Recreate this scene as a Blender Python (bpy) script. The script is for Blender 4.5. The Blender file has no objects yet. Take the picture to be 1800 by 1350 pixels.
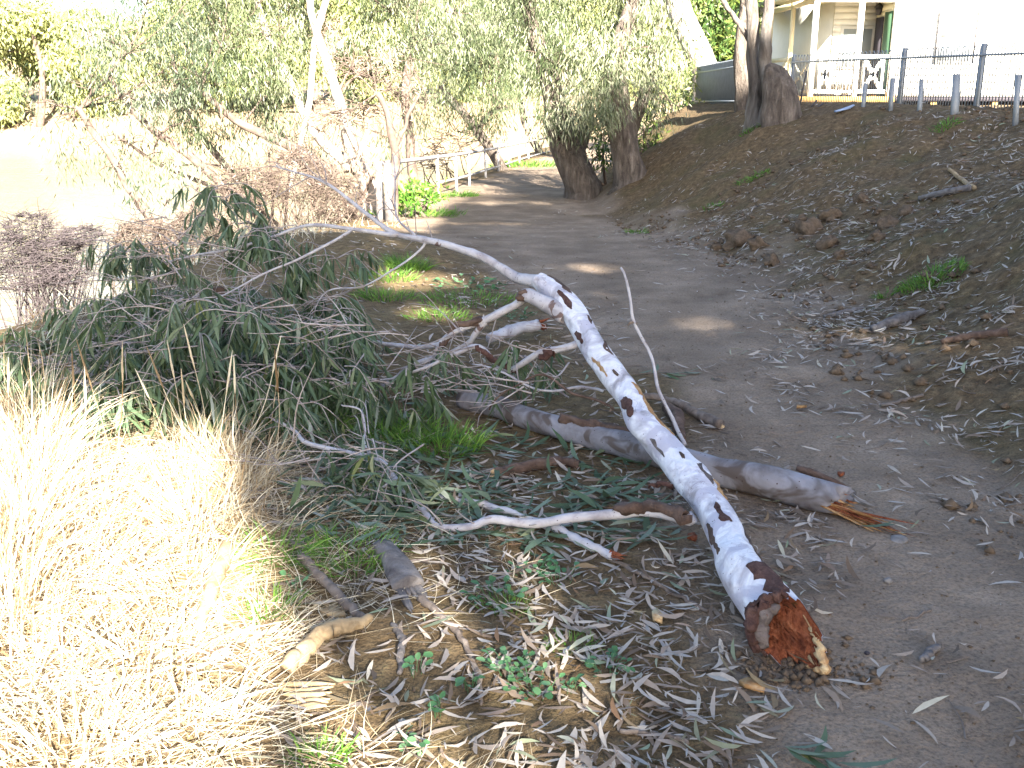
import bpy, math, random
import numpy as np
from mathutils import Vector, Matrix

R = math.radians
rng = np.random.default_rng(11)
random.seed(11)
SC = bpy.context.scene
COL = SC.collection

# ------------------------------------------------------------------ camera, sky, sun, exposure
CAM_H, PITCH, F = 1.65, R(16.6), 1750.0
cd = bpy.data.cameras.new('camera')
cd.sensor_width = 36.0
cd.lens = 36.0 * F / 1800.0
cd.clip_start, cd.clip_end = 0.05, 3000.0
cam = bpy.data.objects.new('camera', cd)
cam.location = (0, 0, CAM_H)
cam.rotation_euler = (math.pi / 2 - PITCH, 0, 0)
COL.objects.link(cam)
SC.camera = cam

SUN_EL = R(27.0)
LX, LY = -0.30, 0.954                       # horizontal travel of the light
W = bpy.data.worlds.new('World')
SC.world = W
W.use_nodes = True
nt = W.node_tree
bg = nt.nodes['Background']
sky = nt.nodes.new('ShaderNodeTexSky')
sky.sky_type = 'NISHITA'
sky.sun_disc = False
sky.sun_elevation = SUN_EL
sky.sun_rotation = math.atan2(-LX, -LY)
sky.air_density, sky.dust_density, sky.ozone_density = 1.0, 1.6, 0.9
nt.links.new(sky.outputs[0], bg.inputs[0])
bg.inputs[1].default_value = 0.05

sl = bpy.data.lights.new('sun', 'SUN')
sl.energy = 5.0
sl.angle = R(0.55)
sl.color = (1.0, 0.93, 0.80)
so = bpy.data.objects.new('sun', sl)
ld = Vector((LX * math.cos(SUN_EL), LY * math.cos(SUN_EL), -math.sin(SUN_EL)))
so.rotation_euler = ld.to_track_quat('-Z', 'Y').to_euler()
so.location = (8, -20, 20)
COL.objects.link(so)

SC.view_settings.view_transform = 'Standard'
SC.view_settings.look = 'None'
SC.view_settings.gamma = 1.0
SC.view_settings.exposure = 3.35
SC.view_settings.use_curve_mapping = False
SC.cycles.max_bounces = 6
SC.cycles.diffuse_bounces = 3
SC.cycles.transparent_max_bounces = 6

# ------------------------------------------------------------------ picture point -> place
CP, SP = math.cos(PITCH), math.sin(PITCH)
def ray(px, py):
    a, b = (px - 900.0) / F, (675.0 - py) / F
    return np.array([a, CP + b * SP, -SP + b * CP])
def PD(px, py, y):                            # the point seen at px,py that lies y metres ahead
    r = ray(px, py); t = y / r[1]
    return np.array([0, 0, CAM_H]) + r * t
def PZ(px, py, z):                            # ... that lies at height z
    r = ray(px, py); t = (z - CAM_H) / r[2]
    return np.array([0, 0, CAM_H]) + r * t

# ------------------------------------------------------------------ noise
_perm = rng.random((256, 256))
def vnoise(x, y):
    x = np.asarray(x, float); y = np.asarray(y, float)
    xi = np.floor(x).astype(int); yi = np.floor(y).astype(int)
    fx = x - xi; fy = y - yi
    fx = fx * fx * (3 - 2 * fx); fy = fy * fy * (3 - 2 * fy)
    g = lambda i, j: _perm[i % 256, j % 256]
    return ((g(xi, yi) * (1 - fx) + g(xi + 1, yi) * fx) * (1 - fy) + (g(xi, yi + 1) * (1 - fx) + g(xi + 1, yi + 1) * fx) * fy) * 2 - 1
def fbm(x, y, o=4):
    s, a = 0, 1.0
    for k in range(o):
        s = s + a * vnoise(x * 2 ** k + 17 * k, y * 2 ** k + 31 * k); a *= 0.5
    return s
def sstep(a, b, v):
    t = np.clip((v - a) / (b - a), 0, 1)
    return t * t * (3 - 2 * t)

# ------------------------------------------------------------------ terrain height
WATER = -2.2
EDGE_Y = [-40, 0, 6, 9, 13, 16, 20, 28, 40, 60, 90, 300]
EDGE_X = [-5, -3.8, -3.7, -2.95, -2.35, -2.2, -1.8, -0.5, 1.5, 6, 16, 90]
TOE_Y = [-40, 0, 2.5, 4, 6, 8, 10, 12, 15, 18, 22, 30, 45, 300]
TOE_X = [2.6, 2.2, 2.15, 2.2, 2.35, 2.5, 2.45, 2.2, 1.75, 1.5, 1.6, 3.2, 7, 130]
BW_Y = [-40, 4, 10, 14, 18, 22, 40]
BW_X = [5.5, 5.0, 4.9, 4.3, 3.1, 2.6, 3.0]
def path_z(y):
    return np.interp(y, [-40, 7, 12, 16.5, 25, 40, 60, 300], [0, 0, -0.12, -0.34, -0.45, -0.62, -0.8, -0.8])
def height(x, y, fine=True):
    x = np.asarray(x, float); y = np.asarray(y, float)
    ex, tx, bw = np.interp(y, EDGE_Y, EDGE_X), np.interp(y, TOE_Y, TOE_X), np.interp(y, BW_Y, BW_X)
    z = path_z(y)
    s = (x - tx) / bw
    top = np.interp(y, [-40, 6, 10, 14, 17, 22, 60], [1.4, 1.3, 1.3, 1.36, 1.36, 1.30, 1.2])
    sn = s + 0.05 * fbm(x * 0.7, y * 0.7, 3)
    up = np.clip(sn, 0, 1.0)
    prof = 0.62 * (1 - (1 - up) ** 1.7) + 0.38 * (up * up * (3 - 2 * up))
    z = z + (top - z) * prof
    z = z - 0.10 * sstep(1.02, 1.5, s)                                   # drops a little behind the crest
    d = ex - x                                                           # distance beyond the river edge
    z = z - np.where(d > 0, 0.46 * d * sstep(0, 1.0, d), 0)
    z = np.maximum(z, -4.0)
    # the other bank
    yf = 66 + np.maximum(x - 10, 0) * 1.1 + 3 * vnoise(x * 0.05, 3.3)
    f = y - yf
    zf = np.where(f > 0, -2.3 + 0.22 * np.minimum(f, 14) + 0.03 * np.maximum(f - 14, 0), -4.0)
    z = np.where((f > 0) & (x < ex + 2), np.maximum(z, zf), z)
    # humps, clods and ruts
    path = sstep(0.25, -0.35, x - tx) * sstep(-0.1, 0.5, x - ex)
    z = z + 0.05 * fbm(x * 0.45, y * 0.45, 2) * (0.35 + 0.65 * (1 - path))
    mound = np.exp(-(((x - 4.6) / 1.0) ** 2 + ((y - 7.2) / 1.3) ** 2)) * 0.34 + np.exp(-(((x - 3.3) / 0.5) ** 2 + ((y - 6.1) / 0.35) ** 2)) * 0.09
    z = z + mound
    slope = sstep(0.03, 0.2, s) * sstep(1.05, 0.8, s) * (y < 30)
    z = z + slope * (0.075 * fbm(x * 1.25 + 4, y * 1.25, 3) + 0.05 * np.abs(vnoise(x * 2.4, y * 2.4 + 8)))
    z = z + np.exp(-(((x + 2.0) / 1.3) ** 2 + ((y - 10.3) / 1.6) ** 2)) * 0.22
    if fine:
        rough = np.where(s > 0, 1.0, 0.55 + 0.1 * (1 - path))
        rough = np.where(y > 40, 0, rough)
        z = z + 0.020 * rough * fbm(x * 3.1, y * 3.1, 3)
        z = z + 0.030 * np.where(s > 0.02, 1, 0) * np.maximum(0, fbm(x * 5.3 + 9, y * 5.3, 2)) * (y < 18)
    return z
def hz(x, y):
    return float(height(np.array([x]), np.array([y]))[0])
def G(px, py, lift=0.0):                      # where the view ray through px,py meets the ground
    r = ray(px, py)
    ts = np.concatenate([np.arange(1.5, 30, 0.02), np.arange(30, 120, 0.2)])
    X, Y, Z = r[0] * ts, r[1] * ts, CAM_H + r[2] * ts
    below = Z < height(X, Y) + lift
    i = int(np.argmax(below)) if below.any() else len(ts) - 1
    return np.array([X[i], Y[i], Z[i]])

# ------------------------------------------------------------------ object helpers
def tag(o, label=None, cat=None, group=None, kind=None):
    if label: o['label'] = label
    if cat: o['category'] = cat
    if group: o['group'] = group
    if kind: o['kind'] = kind
    return o
def empty(name, loc, label=None, cat=None, group=None, rz=0.0):
    o = bpy.data.objects.new(name, None)
    o.location = loc; o.rotation_euler = (0, 0, rz); o.empty_display_size = 0.1
    COL.objects.link(o)
    return tag(o, label, cat, group)
def link(name, me, mat=None, parent=None, loc=None):
    o = bpy.data.objects.new(name, me)
    if mat is not None and len(me.materials) == 0: me.materials.append(mat)
    COL.objects.link(o)
    if parent is not None:
        o.parent = parent
        if loc is None: o.location = -Vector(parent.location)     # mesh data is in world coordinates
        else: o.location = loc
    elif loc is not None: o.location = loc
    return o
def mesh(name, verts, faces, rnd=None, smooth=False):
    """faces: list of int arrays (n,3) / (n,4)"""
    verts = np.asarray(verts, np.float32).reshape(-1, 3)
    me = bpy.data.meshes.new(name)
    faces = [np.asarray(f, np.int32) for f in (faces if isinstance(faces, (list, tuple)) else [faces]) if len(f)]
    nl = sum(f.size for f in faces); nf = sum(len(f) for f in faces)
    me.vertices.add(len(verts)); me.vertices.foreach_set('co', verts.ravel())
    me.loops.add(nl); me.polygons.add(nf)
    me.loops.foreach_set('vertex_index', np.concatenate([f.ravel() for f in faces]))
    tot = np.concatenate([np.full(len(f), f.shape[1], np.int32) for f in faces])
    me.polygons.foreach_set('loop_start', np.concatenate([[0], np.cumsum(tot)[:-1]]).astype(np.int32))
    if smooth: me.polygons.foreach_set('use_smooth', np.ones(nf, bool))
    if rnd is not None:
        a = me.attributes.new('rnd', 'FLOAT', 'POINT'); a.data.foreach_set('value', np.asarray(rnd, np.float32))
    me.update(calc_edges=True); me.validate()
    return me
class MB:
    """collects pieces of one mesh"""
    def __init__(s): s.v, s.q, s.t, s.n, s.r = [], [], [], 0, []
    def add(s, v, q=None, t=None, r=0.0):
        v = np.asarray(v, float).reshape(-1, 3)
        if q is not None and len(q): s.q.append(np.asarray(q) + s.n)
        if t is not None and len(t): s.t.append(np.asarray(t) + s.n)
        s.v.append(v); s.r.append(np.full(len(v), r) if np.isscalar(r) else r); s.n += len(v)
        return s
    def box(s, c, size, rot=None, r=0.0):
        hx, hy, hz_ = [k / 2 for k in size]
        v = np.array([[x, y, z] for x in (-hx, hx) for y in (-hy, hy) for z in (-hz_, hz_)])
        if rot is not None: v = v @ np.array(rot).T
        return s.add(v + np.asarray(c), [[0, 1, 3, 2], [4, 6, 7, 5], [0, 4, 5, 1], [2, 3, 7, 6], [0, 2, 6, 4], [1, 5, 7, 3]], r=r)
    def bar(s, a, b, w, h, r=0.0, up=(0, 0, 1)):
        a, b = np.asarray(a, float), np.asarray(b, float)
        d = b - a; L = np.linalg.norm(d); d = d / L
        u = np.cross(np.asarray(up, float), d)
        if np.linalg.norm(u) < 1e-4: u = np.array([1.0, 0, 0])
        u /= np.linalg.norm(u); n = np.cross(d, u)
        return s.box((a + b) / 2, (L, w, h), np.stack([d, u, n], 1), r)
    def tube(s, pts, rad, seg=8, rough=0.0, ring_jag=None, cap=True, rs=None, squash=None, r=0.0):
        v, q, t = tube_geo(pts, rad, seg, rough, cap, rs)
        return s.add(v, q, t, r)
    def build(s, name, smooth=False):
        f = []
        if s.q: f.append(np.concatenate(s.q))
        if s.t: f.append(np.concatenate(s.t))
        return mesh(name, np.concatenate(s.v), f, np.concatenate(s.r), smooth)
def crom(P, n):
    """smooth curve through control rows P (any number of columns), n samples"""
    P = np.asarray(P, float)
    if len(P) < 3:
        t = np.linspace(0, 1, n)[:, None]; return P[0] * (1 - t) + P[-1] * t
    d = np.concatenate([[0], np.cumsum(np.maximum(1e-4, np.linalg.norm(np.diff(P[:, :3], axis=0), axis=1)))])
    Q = np.vstack([2 * P[0] - P[1], P, 2 * P[-1] - P[-2]])
    u = np.linspace(0, d[-1], n)
    k = np.clip(np.searchsorted(d, u, side='right') - 1, 0, len(P) - 2)
    t = ((u - d[k]) / (d[k + 1] - d[k]))[:, None]
    a, b, c, e = Q[k], Q[k + 1], Q[k + 2], Q[k + 3]
    return 0.5 * (2 * b + (c - a) * t + (2 * a - 5 * b + 4 * c - e) * t ** 2 + (3 * b - a - 3 * c + e) * t ** 3)
def frames(P):
    T = np.gradient(P, axis=0); T /= np.linalg.norm(T, axis=1)[:, None] + 1e-9
    U = np.zeros_like(P)
    ref = np.array([0, 0, 1.0]) if abs(T[0][2]) < 0.9 else np.array([1.0, 0, 0])
    u = np.cross(ref, T[0])
    for i in range(len(P)):
        u = u - T[i] * np.dot(u, T[i]); u /= np.linalg.norm(u) + 1e-9; U[i] = u
    return T, U, np.cross(T, U)
def tube_geo(pts, rad, seg=8, rough=0.0, cap=True, rs=None):
    P = np.asarray(pts, float); n = len(P)
    rad = np.broadcast_to(np.asarray(rad, float), (n,))
    T, U, V = frames(P)
    a = np.linspace(0, 2 * math.pi, seg, endpoint=False)
    rr = rad[:, None] * np.ones((1, seg))
    if rough:
        o = random.random() * 90 if rs is None else rs
        arc = np.concatenate([[0], np.cumsum(np.linalg.norm(np.diff(P, axis=0), axis=1))])
        m = max(rad.mean(), 0.004)
        nx = np.cos(a)[None] * 1.3 + 40 + o; ny = (arc / m * 0.35)[:, None] + np.sin(a)[None] * 1.3 + o
        rr = rr * (1 + rough * fbm(nx, ny, 3))
    v = (P[:, None] + rr[..., None] * (np.cos(a)[None, :, None] * U[:, None] + np.sin(a)[None, :, None] * V[:, None])).reshape(-1, 3)
    i = np.arange(n - 1)[:, None] * seg; j = np.arange(seg)[None]; j2 = (j + 1) % seg
    q = np.stack([i + j, i + j2, i + seg + j2, i + seg + j], -1).reshape(-1, 4)
    t = []
    if cap:
        v = np.vstack([v, P[0], P[-1]]); c0, c1 = n * seg, n * seg + 1
        for k in range(seg):
            k2 = (k + 1) % seg
            t.append([c0, k2, k]); t.append([c1, (n - 1) * seg + k, (n - 1) * seg + k2])
    return v, q, np.array(t) if t else None

# ------------------------------------------------------------------ materials
def newmat(name):
    m = bpy.data.materials.new(name); m.use_nodes = True
    return m, m.node_tree.nodes, m.node_tree.links, m.node_tree.nodes['Principled BSDF']
def ramp(N, stops):
    r = N.new('ShaderNodeValToRGB')
    while len(r.color_ramp.elements) < len(stops): r.color_ramp.elements.new(0.5)
    for e, (p, c) in zip(r.color_ramp.elements, stops):
        e.position = p; e.color = (*c, 1)
    return r
def noise(N, L, scale, detail=4, rough=0.55, vec=None, dist=0.0):
    n = N.new('ShaderNodeTexNoise'); n.inputs['Scale'].default_value = scale
    n.inputs['Detail'].default_value = detail; n.inputs['Roughness'].default_value = rough; n.inputs['Distortion'].default_value = dist
    if vec is not None: L.new(vec, n.inputs['Vector'])
    return n
def mixc(N, L, fac, a, b, mode='MIX'):
    m = N.new('ShaderNodeMix'); m.data_type = 'RGBA'; m.blend_type = mode
    for k, s in ((0, fac), (6, a), (7, b)):
        if hasattr(s, 'is_linked'): L.new(s, m.inputs[k])
        elif k == 0: m.inputs[0].default_value = s
        else: m.inputs[k].default_value = (*s, 1)
    return m.outputs[2]
def bump(N, L, h, strength, dist, prev=None):
    b = N.new('ShaderNodeBump'); b.inputs['Strength'].default_value = strength; b.inputs['Distance'].default_value = dist
    L.new(h, b.inputs['Height'])
    if prev is not None: L.new(prev, b.inputs['Normal'])
    return b.outputs[0]
def plain(name, c, rough=0.7, nscale=12.0, var=0.18, bmp=0.2, spec=0.3, metallic=0.0):
    m, N, L, B = newmat(name)
    g = N.new('ShaderNodeNewGeometry')
    n = noise(N, L, nscale, 5, 0.6, g.outputs['Position'])
    lo = tuple(k * (1 - var) for k in c); hi = tuple(min(1, k * (1 + var)) for k in c)
    r = ramp(N, [(0.3, lo), (0.7, hi)]); L.new(n.outputs[0], r.inputs[0])
    L.new(r.outputs[0], B.inputs['Base Color'])
    B.inputs['Roughness'].default_value = rough; B.inputs['Specular IOR Level'].default_value = spec; B.inputs['Metallic'].default_value = metallic
    if bmp: L.new(bump(N, L, n.outputs[0], bmp, 0.01), B.inputs['Normal'])
    return m
def rnd_value(N, L):
    a = N.new('ShaderNodeAttribute'); a.attribute_name = 'rnd'
    o = N.new('ShaderNodeObjectInfo')
    s = N.new('ShaderNodeMath'); s.operation = 'ADD'
    L.new(a.outputs['Fac'], s.inputs[0]); L.new(o.outputs['Random'], s.inputs[1])
    f = N.new('ShaderNodeMath'); f.operation = 'FRACT'; L.new(s.outputs[0], f.inputs[0])
    return f.outputs[0]
def leafmat(name, stops, trans=0.25, rough=0.5, spec=0.35):
    m, N, L, B = newmat(name)
    v = rnd_value(N, L)
    r = ramp(N, stops); L.new(v, r.inputs[0])
    g = N.new('ShaderNodeNewGeometry')
    n = noise(N, L, 60, 2, 0.5, g.outputs['Position'])
    c = mixc(N, L, 0.22, r.outputs[0], n.outputs[0], 'OVERLAY')
    L.new(c, B.inputs['Base Color'])
    B.inputs['Roughness'].default_value = rough; B.inputs['Specular IOR Level'].default_value = spec
    if trans:
        t = N.new('ShaderNodeBsdfTranslucent'); L.new(c, t.inputs[0])
        mx = N.new('ShaderNodeMixShader'); mx.inputs[0].default_value = trans
        L.new(B.outputs[0], mx.inputs[1]); L.new(t.outputs[0], mx.inputs[2])
        L.new(mx.outputs[0], N['Material Output'].inputs[0])
    return m
def barkmat(name, stops, scale=7.0, fleck=None, fleck_amt=0.5, rough=0.75, bmp=0.35, stretch=(1, 1, 1), patch=None, patch_lim=(0.56, 0.60), bd=0.012, crack=None):
    m, N, L, B = newmat(name)
    g = N.new('ShaderNodeNewGeometry')
    mp = N.new('ShaderNodeMapping'); mp.inputs['Scale'].default_value = stretch; L.new(g.outputs['Position'], mp.inputs[0])
    P = mp.outputs[0]
    n = noise(N, L, scale, 6, 0.6, P, 0.6)
    r = ramp(N, stops); L.new(n.outputs[0], r.inputs[0]); c = r.outputs[0]
    if patch is not None:
        n2 = noise(N, L, scale * 0.75, 3, 0.5, P, 1.2); n2.inputs['W'].default_value if 'W' in n2.inputs else None
        mp2 = N.new('ShaderNodeMapping'); mp2.inputs['Location'].default_value = (7.3, 2.1, 5.7); L.new(P, mp2.inputs[0]); L.new(mp2.outputs[0], n2.inputs['Vector'])
        rr = ramp(N, [(patch_lim[0], (0, 0, 0)), (patch_lim[1], (1, 1, 1))]); L.new(n2.outputs[0], rr.inputs[0])
        c = mixc(N, L, rr.outputs[0], c, patch)
    if fleck is not None:
        vo = N.new('ShaderNodeTexVoronoi'); vo.inputs['Scale'].default_value = scale * 5; L.new(P, vo.inputs['Vector'])
        n3 = noise(N, L, scale * 1.6, 2, 0.5, P)
        lim = N.new('ShaderNodeMath'); lim.operation = 'MULTIPLY'; L.new(n3.outputs[0], lim.inputs[0]); lim.inputs[1].default_value = fleck_amt
        lt = N.new('ShaderNodeMath'); lt.operation = 'LESS_THAN'; L.new(vo.outputs['Distance'], lt.inputs[0]); L.new(lim.outputs[0], lt.inputs[1])
        c = mixc(N, L, lt.outputs[0], c, fleck)
    if crack is not None:
        nk = noise(N, L, scale * 1.1, 4, 0.6, P, 1.5)
        sb = N.new('ShaderNodeMath'); sb.operation = 'SUBTRACT'; L.new(nk.outputs[0], sb.inputs[0]); sb.inputs[1].default_value = 0.5
        ab = N.new('ShaderNodeMath'); ab.operation = 'ABSOLUTE'; L.new(sb.outputs[0], ab.inputs[0])
        rc = ramp(N, [(0.0, (1, 1, 1)), (0.012, (0, 0, 0))]); L.new(ab.outputs[0], rc.inputs[0])
        gate = noise(N, L, scale * 0.6, 2, 0.5, P); rg_ = ramp(N, [(0.46, (0, 0, 0)), (0.60, (0.85, 0.85, 0.85))]); L.new(gate.outputs[0], rg_.inputs[0])
        ml = N.new('ShaderNodeMath'); ml.operation = 'MULTIPLY'; L.new(rc.outputs[0], ml.inputs[0]); L.new(rg_.outputs[0], ml.inputs[1])
        c = mixc(N, L, ml.outputs[0], c, crack)
    L.new(c, B.inputs['Base Color'])
    B.inputs['Roughness'].default_value = rough; B.inputs['Specular IOR Level'].default_value = 0.25
    nb = noise(N, L, scale * 4, 5, 0.65, P)
    L.new(bump(N, L, nb.outputs[0], bmp, bd), B.inputs['Normal'])
    return m

M = {}
M['gum'] = barkmat('white_gum_bark', [(0.30, (0.27, 0.25, 0.27)), (0.40, (0.46, 0.44, 0.49)), (0.50, (0.70, 0.69, 0.73)), (0.60, (0.58, 0.56, 0.61)), (0.66, (0.76, 0.75, 0.78)), (0.76, (0.60, 0.57, 0.60))], 6.5, (0.13, 0.10, 0.11), 0.13, 0.62, 0.55, patch=(0.45, 0.43, 0.50), patch_lim=(0.54, 0.61), bd=0.02, crack=(0.16, 0.13, 0.14))
M['gumbranch'] = barkmat('grey_white_branch_bark', [(0.32, (0.23, 0.2091, 0.23)), (0.5, (0.3764, 0.3624, 0.3903)), (0.7, (0.46, 0.4461, 0.474))], 11, (0.06273, 0.04879, 0.04879), 0.22, 0.65, 0.3, patch=(0.1324, 0.09061, 0.08364), patch_lim=(0.66, 0.69))
M['greylog'] = barkmat('grey_mottled_bark', [(0.32, (0.104, 0.09029, 0.09302)), (0.5, (0.197, 0.1915, 0.2134)), (0.68, (0.2572, 0.2517, 0.2845))], 7, (0.05472, 0.03283, 0.03283), 0.2, 0.7, 0.35, patch=(0.08755, 0.07114, 0.06566), patch_lim=(0.52, 0.60))
M['brownbark'] = barkmat('brown_bark', [(0.3, (0.0465, 0.0279, 0.0217)), (0.55, (0.1054, 0.0682, 0.0527)), (0.75, (0.1612, 0.1178, 0.0961))], 16, None, 0, 0.85, 0.8)
M['scab'] = barkmat('red_brown_scab', [(0.3, (0.0486, 0.02268, 0.02025)), (0.55, (0.1094, 0.0567, 0.04698)), (0.75, (0.1782, 0.1053, 0.081))], 38, None, 0, 0.9, 1.0)
M['tan'] = barkmat('tan_fresh_tear', [(0.3, (0.264, 0.12, 0.044)), (0.5, (0.368, 0.208, 0.088)), (0.7, (0.464, 0.336, 0.2))], 24, None, 0, 0.8, 0.6)
M['wood'] = barkmat('fresh_red_wood', [(0.28, (0.06, 0.016, 0.009)), (0.45, (0.20, 0.055, 0.026)), (0.6, (0.32, 0.105, 0.05)), (0.75, (0.44, 0.21, 0.12))], 24, None, 0, 0.85, 0.9, bd=0.02)
M['sap'] = barkmat('pale_sapwood', [(0.3, (0.36, 0.20, 0.09)), (0.6, (0.58, 0.44, 0.26))], 30, None, 0, 0.8, 0.6)
M['rot'] = barkmat('dark_hollow_core', [(0.3, (0.035, 0.015, 0.006)), (0.6, (0.13, 0.055, 0.016)), (0.8, (0.20, 0.10, 0.03))], 40, None, 0, 0.9, 0.8)  # dark colour painted in for the depth of the torn hollow
M['deadwood'] = barkmat('weathered_grey_wood', [(0.3, (0.072, 0.06, 0.057)), (0.55, (0.156, 0.141, 0.138)), (0.75, (0.222, 0.207, 0.204))], 14, None, 0, 0.9, 0.8)
M['callus'] = barkmat('dark_callus', [(0.3, (0.0625, 0.05, 0.0475)), (0.55, (0.1375, 0.1125, 0.1063)), (0.75, (0.225, 0.1938, 0.1875))], 22, None, 0, 0.9, 0.9)
M['twiggrey'] = barkmat('grey_twig', [(0.3, (0.16, 0.12, 0.11)), (0.55, (0.30, 0.27, 0.27)), (0.75, (0.42, 0.39, 0.40))], 14, None, 0, 0.8, 0.3)
M['stick'] = barkmat('brown_grey_stick', [(0.3, (0.0845, 0.065, 0.05525)), (0.55, (0.1625, 0.13, 0.1105)), (0.75, (0.221, 0.1885, 0.1658))], 20, None, 0, 0.85, 0.5)
M['strawstick'] = barkmat('sun_bleached_stick', [(0.3, (0.187, 0.1275, 0.07225)), (0.6, (0.34, 0.255, 0.153))], 20, None, 0, 0.85, 0.4)
M['trunkpale'] = barkmat('pale_river_gum_bark', [(0.3, (0.1872, 0.1512, 0.1296)), (0.5, (0.3312, 0.2952, 0.2592)), (0.7, (0.432, 0.396, 0.3528))], 3.0, None, 0, 0.85, 0.6, stretch=(1, 1, 0.3), bd=0.05)
M['trunkmottle'] = barkmat('mottled_gum_bark', [(0.3, (0.045, 0.036, 0.03)), (0.45, (0.11, 0.092, 0.08)), (0.6, (0.21, 0.185, 0.165)), (0.75, (0.34, 0.315, 0.29))], 5.0, None, 0, 0.85, 0.8, stretch=(1, 1, 0.25), bd=0.06)
M['trunkdark'] = barkmat('rough_dark_bark', [(0.3, (0.075, 0.06, 0.05063)), (0.55, (0.1874, 0.1537, 0.1313)), (0.75, (0.3187, 0.2718, 0.2344))], 7.0, None, 0, 0.92, 1.0, stretch=(1.874, 1.874, 0.4126), bd=0.1)
M['limbbrown'] = barkmat('brown_limb_bark', [(0.3, (0.06078, 0.04208, 0.03506)), (0.6, (0.1262, 0.09581, 0.07948))], 6.0, None, 0, 0.9, 0.6)
M['green'] = leafmat('green_gum_leaf', [(0.0, (0.0396, 0.0682, 0.0286)), (0.3, (0.0682, 0.1078, 0.055)), (0.6, (0.1012, 0.1518, 0.099)), (0.8, (0.165, 0.2145, 0.1705)), (0.9, (0.132, 0.154, 0.044)), (1.0, (0.33, 0.374, 0.341))], 0.2, 0.45, 0.4)
M['litter'] = leafmat('dry_gum_leaf', [(0.0, (0.0915, 0.06344, 0.04392)), (0.16, (0.183, 0.1403, 0.1098)), (0.4, (0.305, 0.2562, 0.2196)), (0.62, (0.4026, 0.3538, 0.305)), (0.8, (0.3294, 0.305, 0.2867)), (0.88, (0.2074, 0.1159, 0.061)), (0.93, (0.183, 0.2318, 0.1586)), (1.0, (0.5124, 0.4514, 0.3782))], 0.1, 0.7, 0.2)
FINE = dict(lf=0.74, kf=1.75)
M['treeleaf'] = leafmat('river_gum_leaf', [(0.0, (0.035, 0.052, 0.022)), (0.35, (0.085, 0.11, 0.05)), (0.7, (0.19, 0.215, 0.125)), (1.0, (0.40, 0.40, 0.29))], 0.3, 0.5)
M['treeleafdark'] = leafmat('olive_gum_leaf', [(0.0, (0.022, 0.034, 0.018)), (0.45, (0.055, 0.075, 0.042)), (0.8, (0.12, 0.14, 0.09)), (1.0, (0.27, 0.28, 0.21))], 0.2, 0.5)
M['dryleaf'] = leafmat('dry_twiggy_foliage', [(0.0, (0.17, 0.115, 0.085)), (0.5, (0.27, 0.205, 0.16)), (1.0, (0.36, 0.31, 0.235))], 0.2, 0.7, 0.2)
M['bushleaf'] = leafmat('dark_bush_leaf', [(0.0, (0.025, 0.055, 0.014)), (0.5, (0.055, 0.10, 0.025)), (1.0, (0.14, 0.18, 0.04))], 0.25, 0.45)
M['farleaf'] = leafmat('far_bank_leaf', [(0.0, (0.135, 0.1755, 0.0675)), (0.5, (0.2295, 0.2565, 0.1013)), (1.0, (0.3645, 0.3645, 0.162))], 0.3, 0.6)
M['straw'] = leafmat('dry_straw', [(0.0, (0.17, 0.105, 0.05)), (0.25, (0.38, 0.29, 0.18)), (0.55, (0.58, 0.50, 0.36)), (1.0, (0.76, 0.71, 0.58))], 0.3, 0.7, 0.2)
M['grass'] = leafmat('fresh_grass', [(0.0, (0.045, 0.115, 0.014)), (0.5, (0.08, 0.19, 0.022)), (1.0, (0.17, 0.28, 0.05))], 0.3, 0.5)
M['weed'] = leafmat('broad_weed_leaf', [(0.0, (0.045, 0.12, 0.045)), (0.6, (0.075, 0.18, 0.075)), (1.0, (0.13, 0.25, 0.12))], 0.25, 0.5)
M['clod'] = plain('dry_clod', (0.115, 0.083, 0.058), 0.95, 30, 0.4, 0.9, 0.1)
M['deadtwig'] = plain('dark_dead_twig', (0.075, 0.062, 0.066), 0.9, 20, 0.3, 0.2, 0.1)
M['stone'] = plain('stone', (0.189, 0.175, 0.168), 0.9, 40, 0.3, 0.5, 0.2)
M['galv'] = plain('galvanised_steel', (0.2232, 0.2418, 0.2666), 0.5, 9, 0.12, 0.1, 0.4, 0.25)
M['rail'] = plain('weathered_grey_rail', (0.2268, 0.2205, 0.2268), 0.7, 9, 0.2, 0.3)
M['rust'] = plain('dark_steel', (0.06, 0.055, 0.06), 0.6, 9, 0.2, 0.2)
M['white'] = plain('white_house_paint', (0.78, 0.77, 0.73), 0.6, 3, 0.03, 0.05)
M['cream'] = plain('cream_house_paint', (0.72, 0.65, 0.46), 0.6, 3, 0.05, 0.05)
M['greenpaint'] = plain('dark_green_paint', (0.05, 0.105, 0.06), 0.5, 5, 0.1, 0.05)
M['roof'] = plain('grey_green_roof', (0.15, 0.17, 0.13), 0.6, 5, 0.1, 0.05)
M['dark'] = plain('dark_timber', (0.045, 0.04, 0.05), 0.9, 8, 0.2, 0.2)
M['timber'] = plain('orange_timber', (0.42, 0.26, 0.09), 0.8, 8, 0.2, 0.2)
M['bluetarp'] = plain('blue_plastic', (0.25, 0.33, 0.50), 0.4, 8, 0.2, 0.2)

def glassmat():
    m, N, L, B = newmat('window_glass')
    B.inputs['Base Color'].default_value = (0.30, 0.34, 0.36, 1); B.inputs['Roughness'].default_value = 0.08; B.inputs['Specular IOR Level'].default_value = 0.8
    return m
M['glass'] = glassmat()

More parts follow.
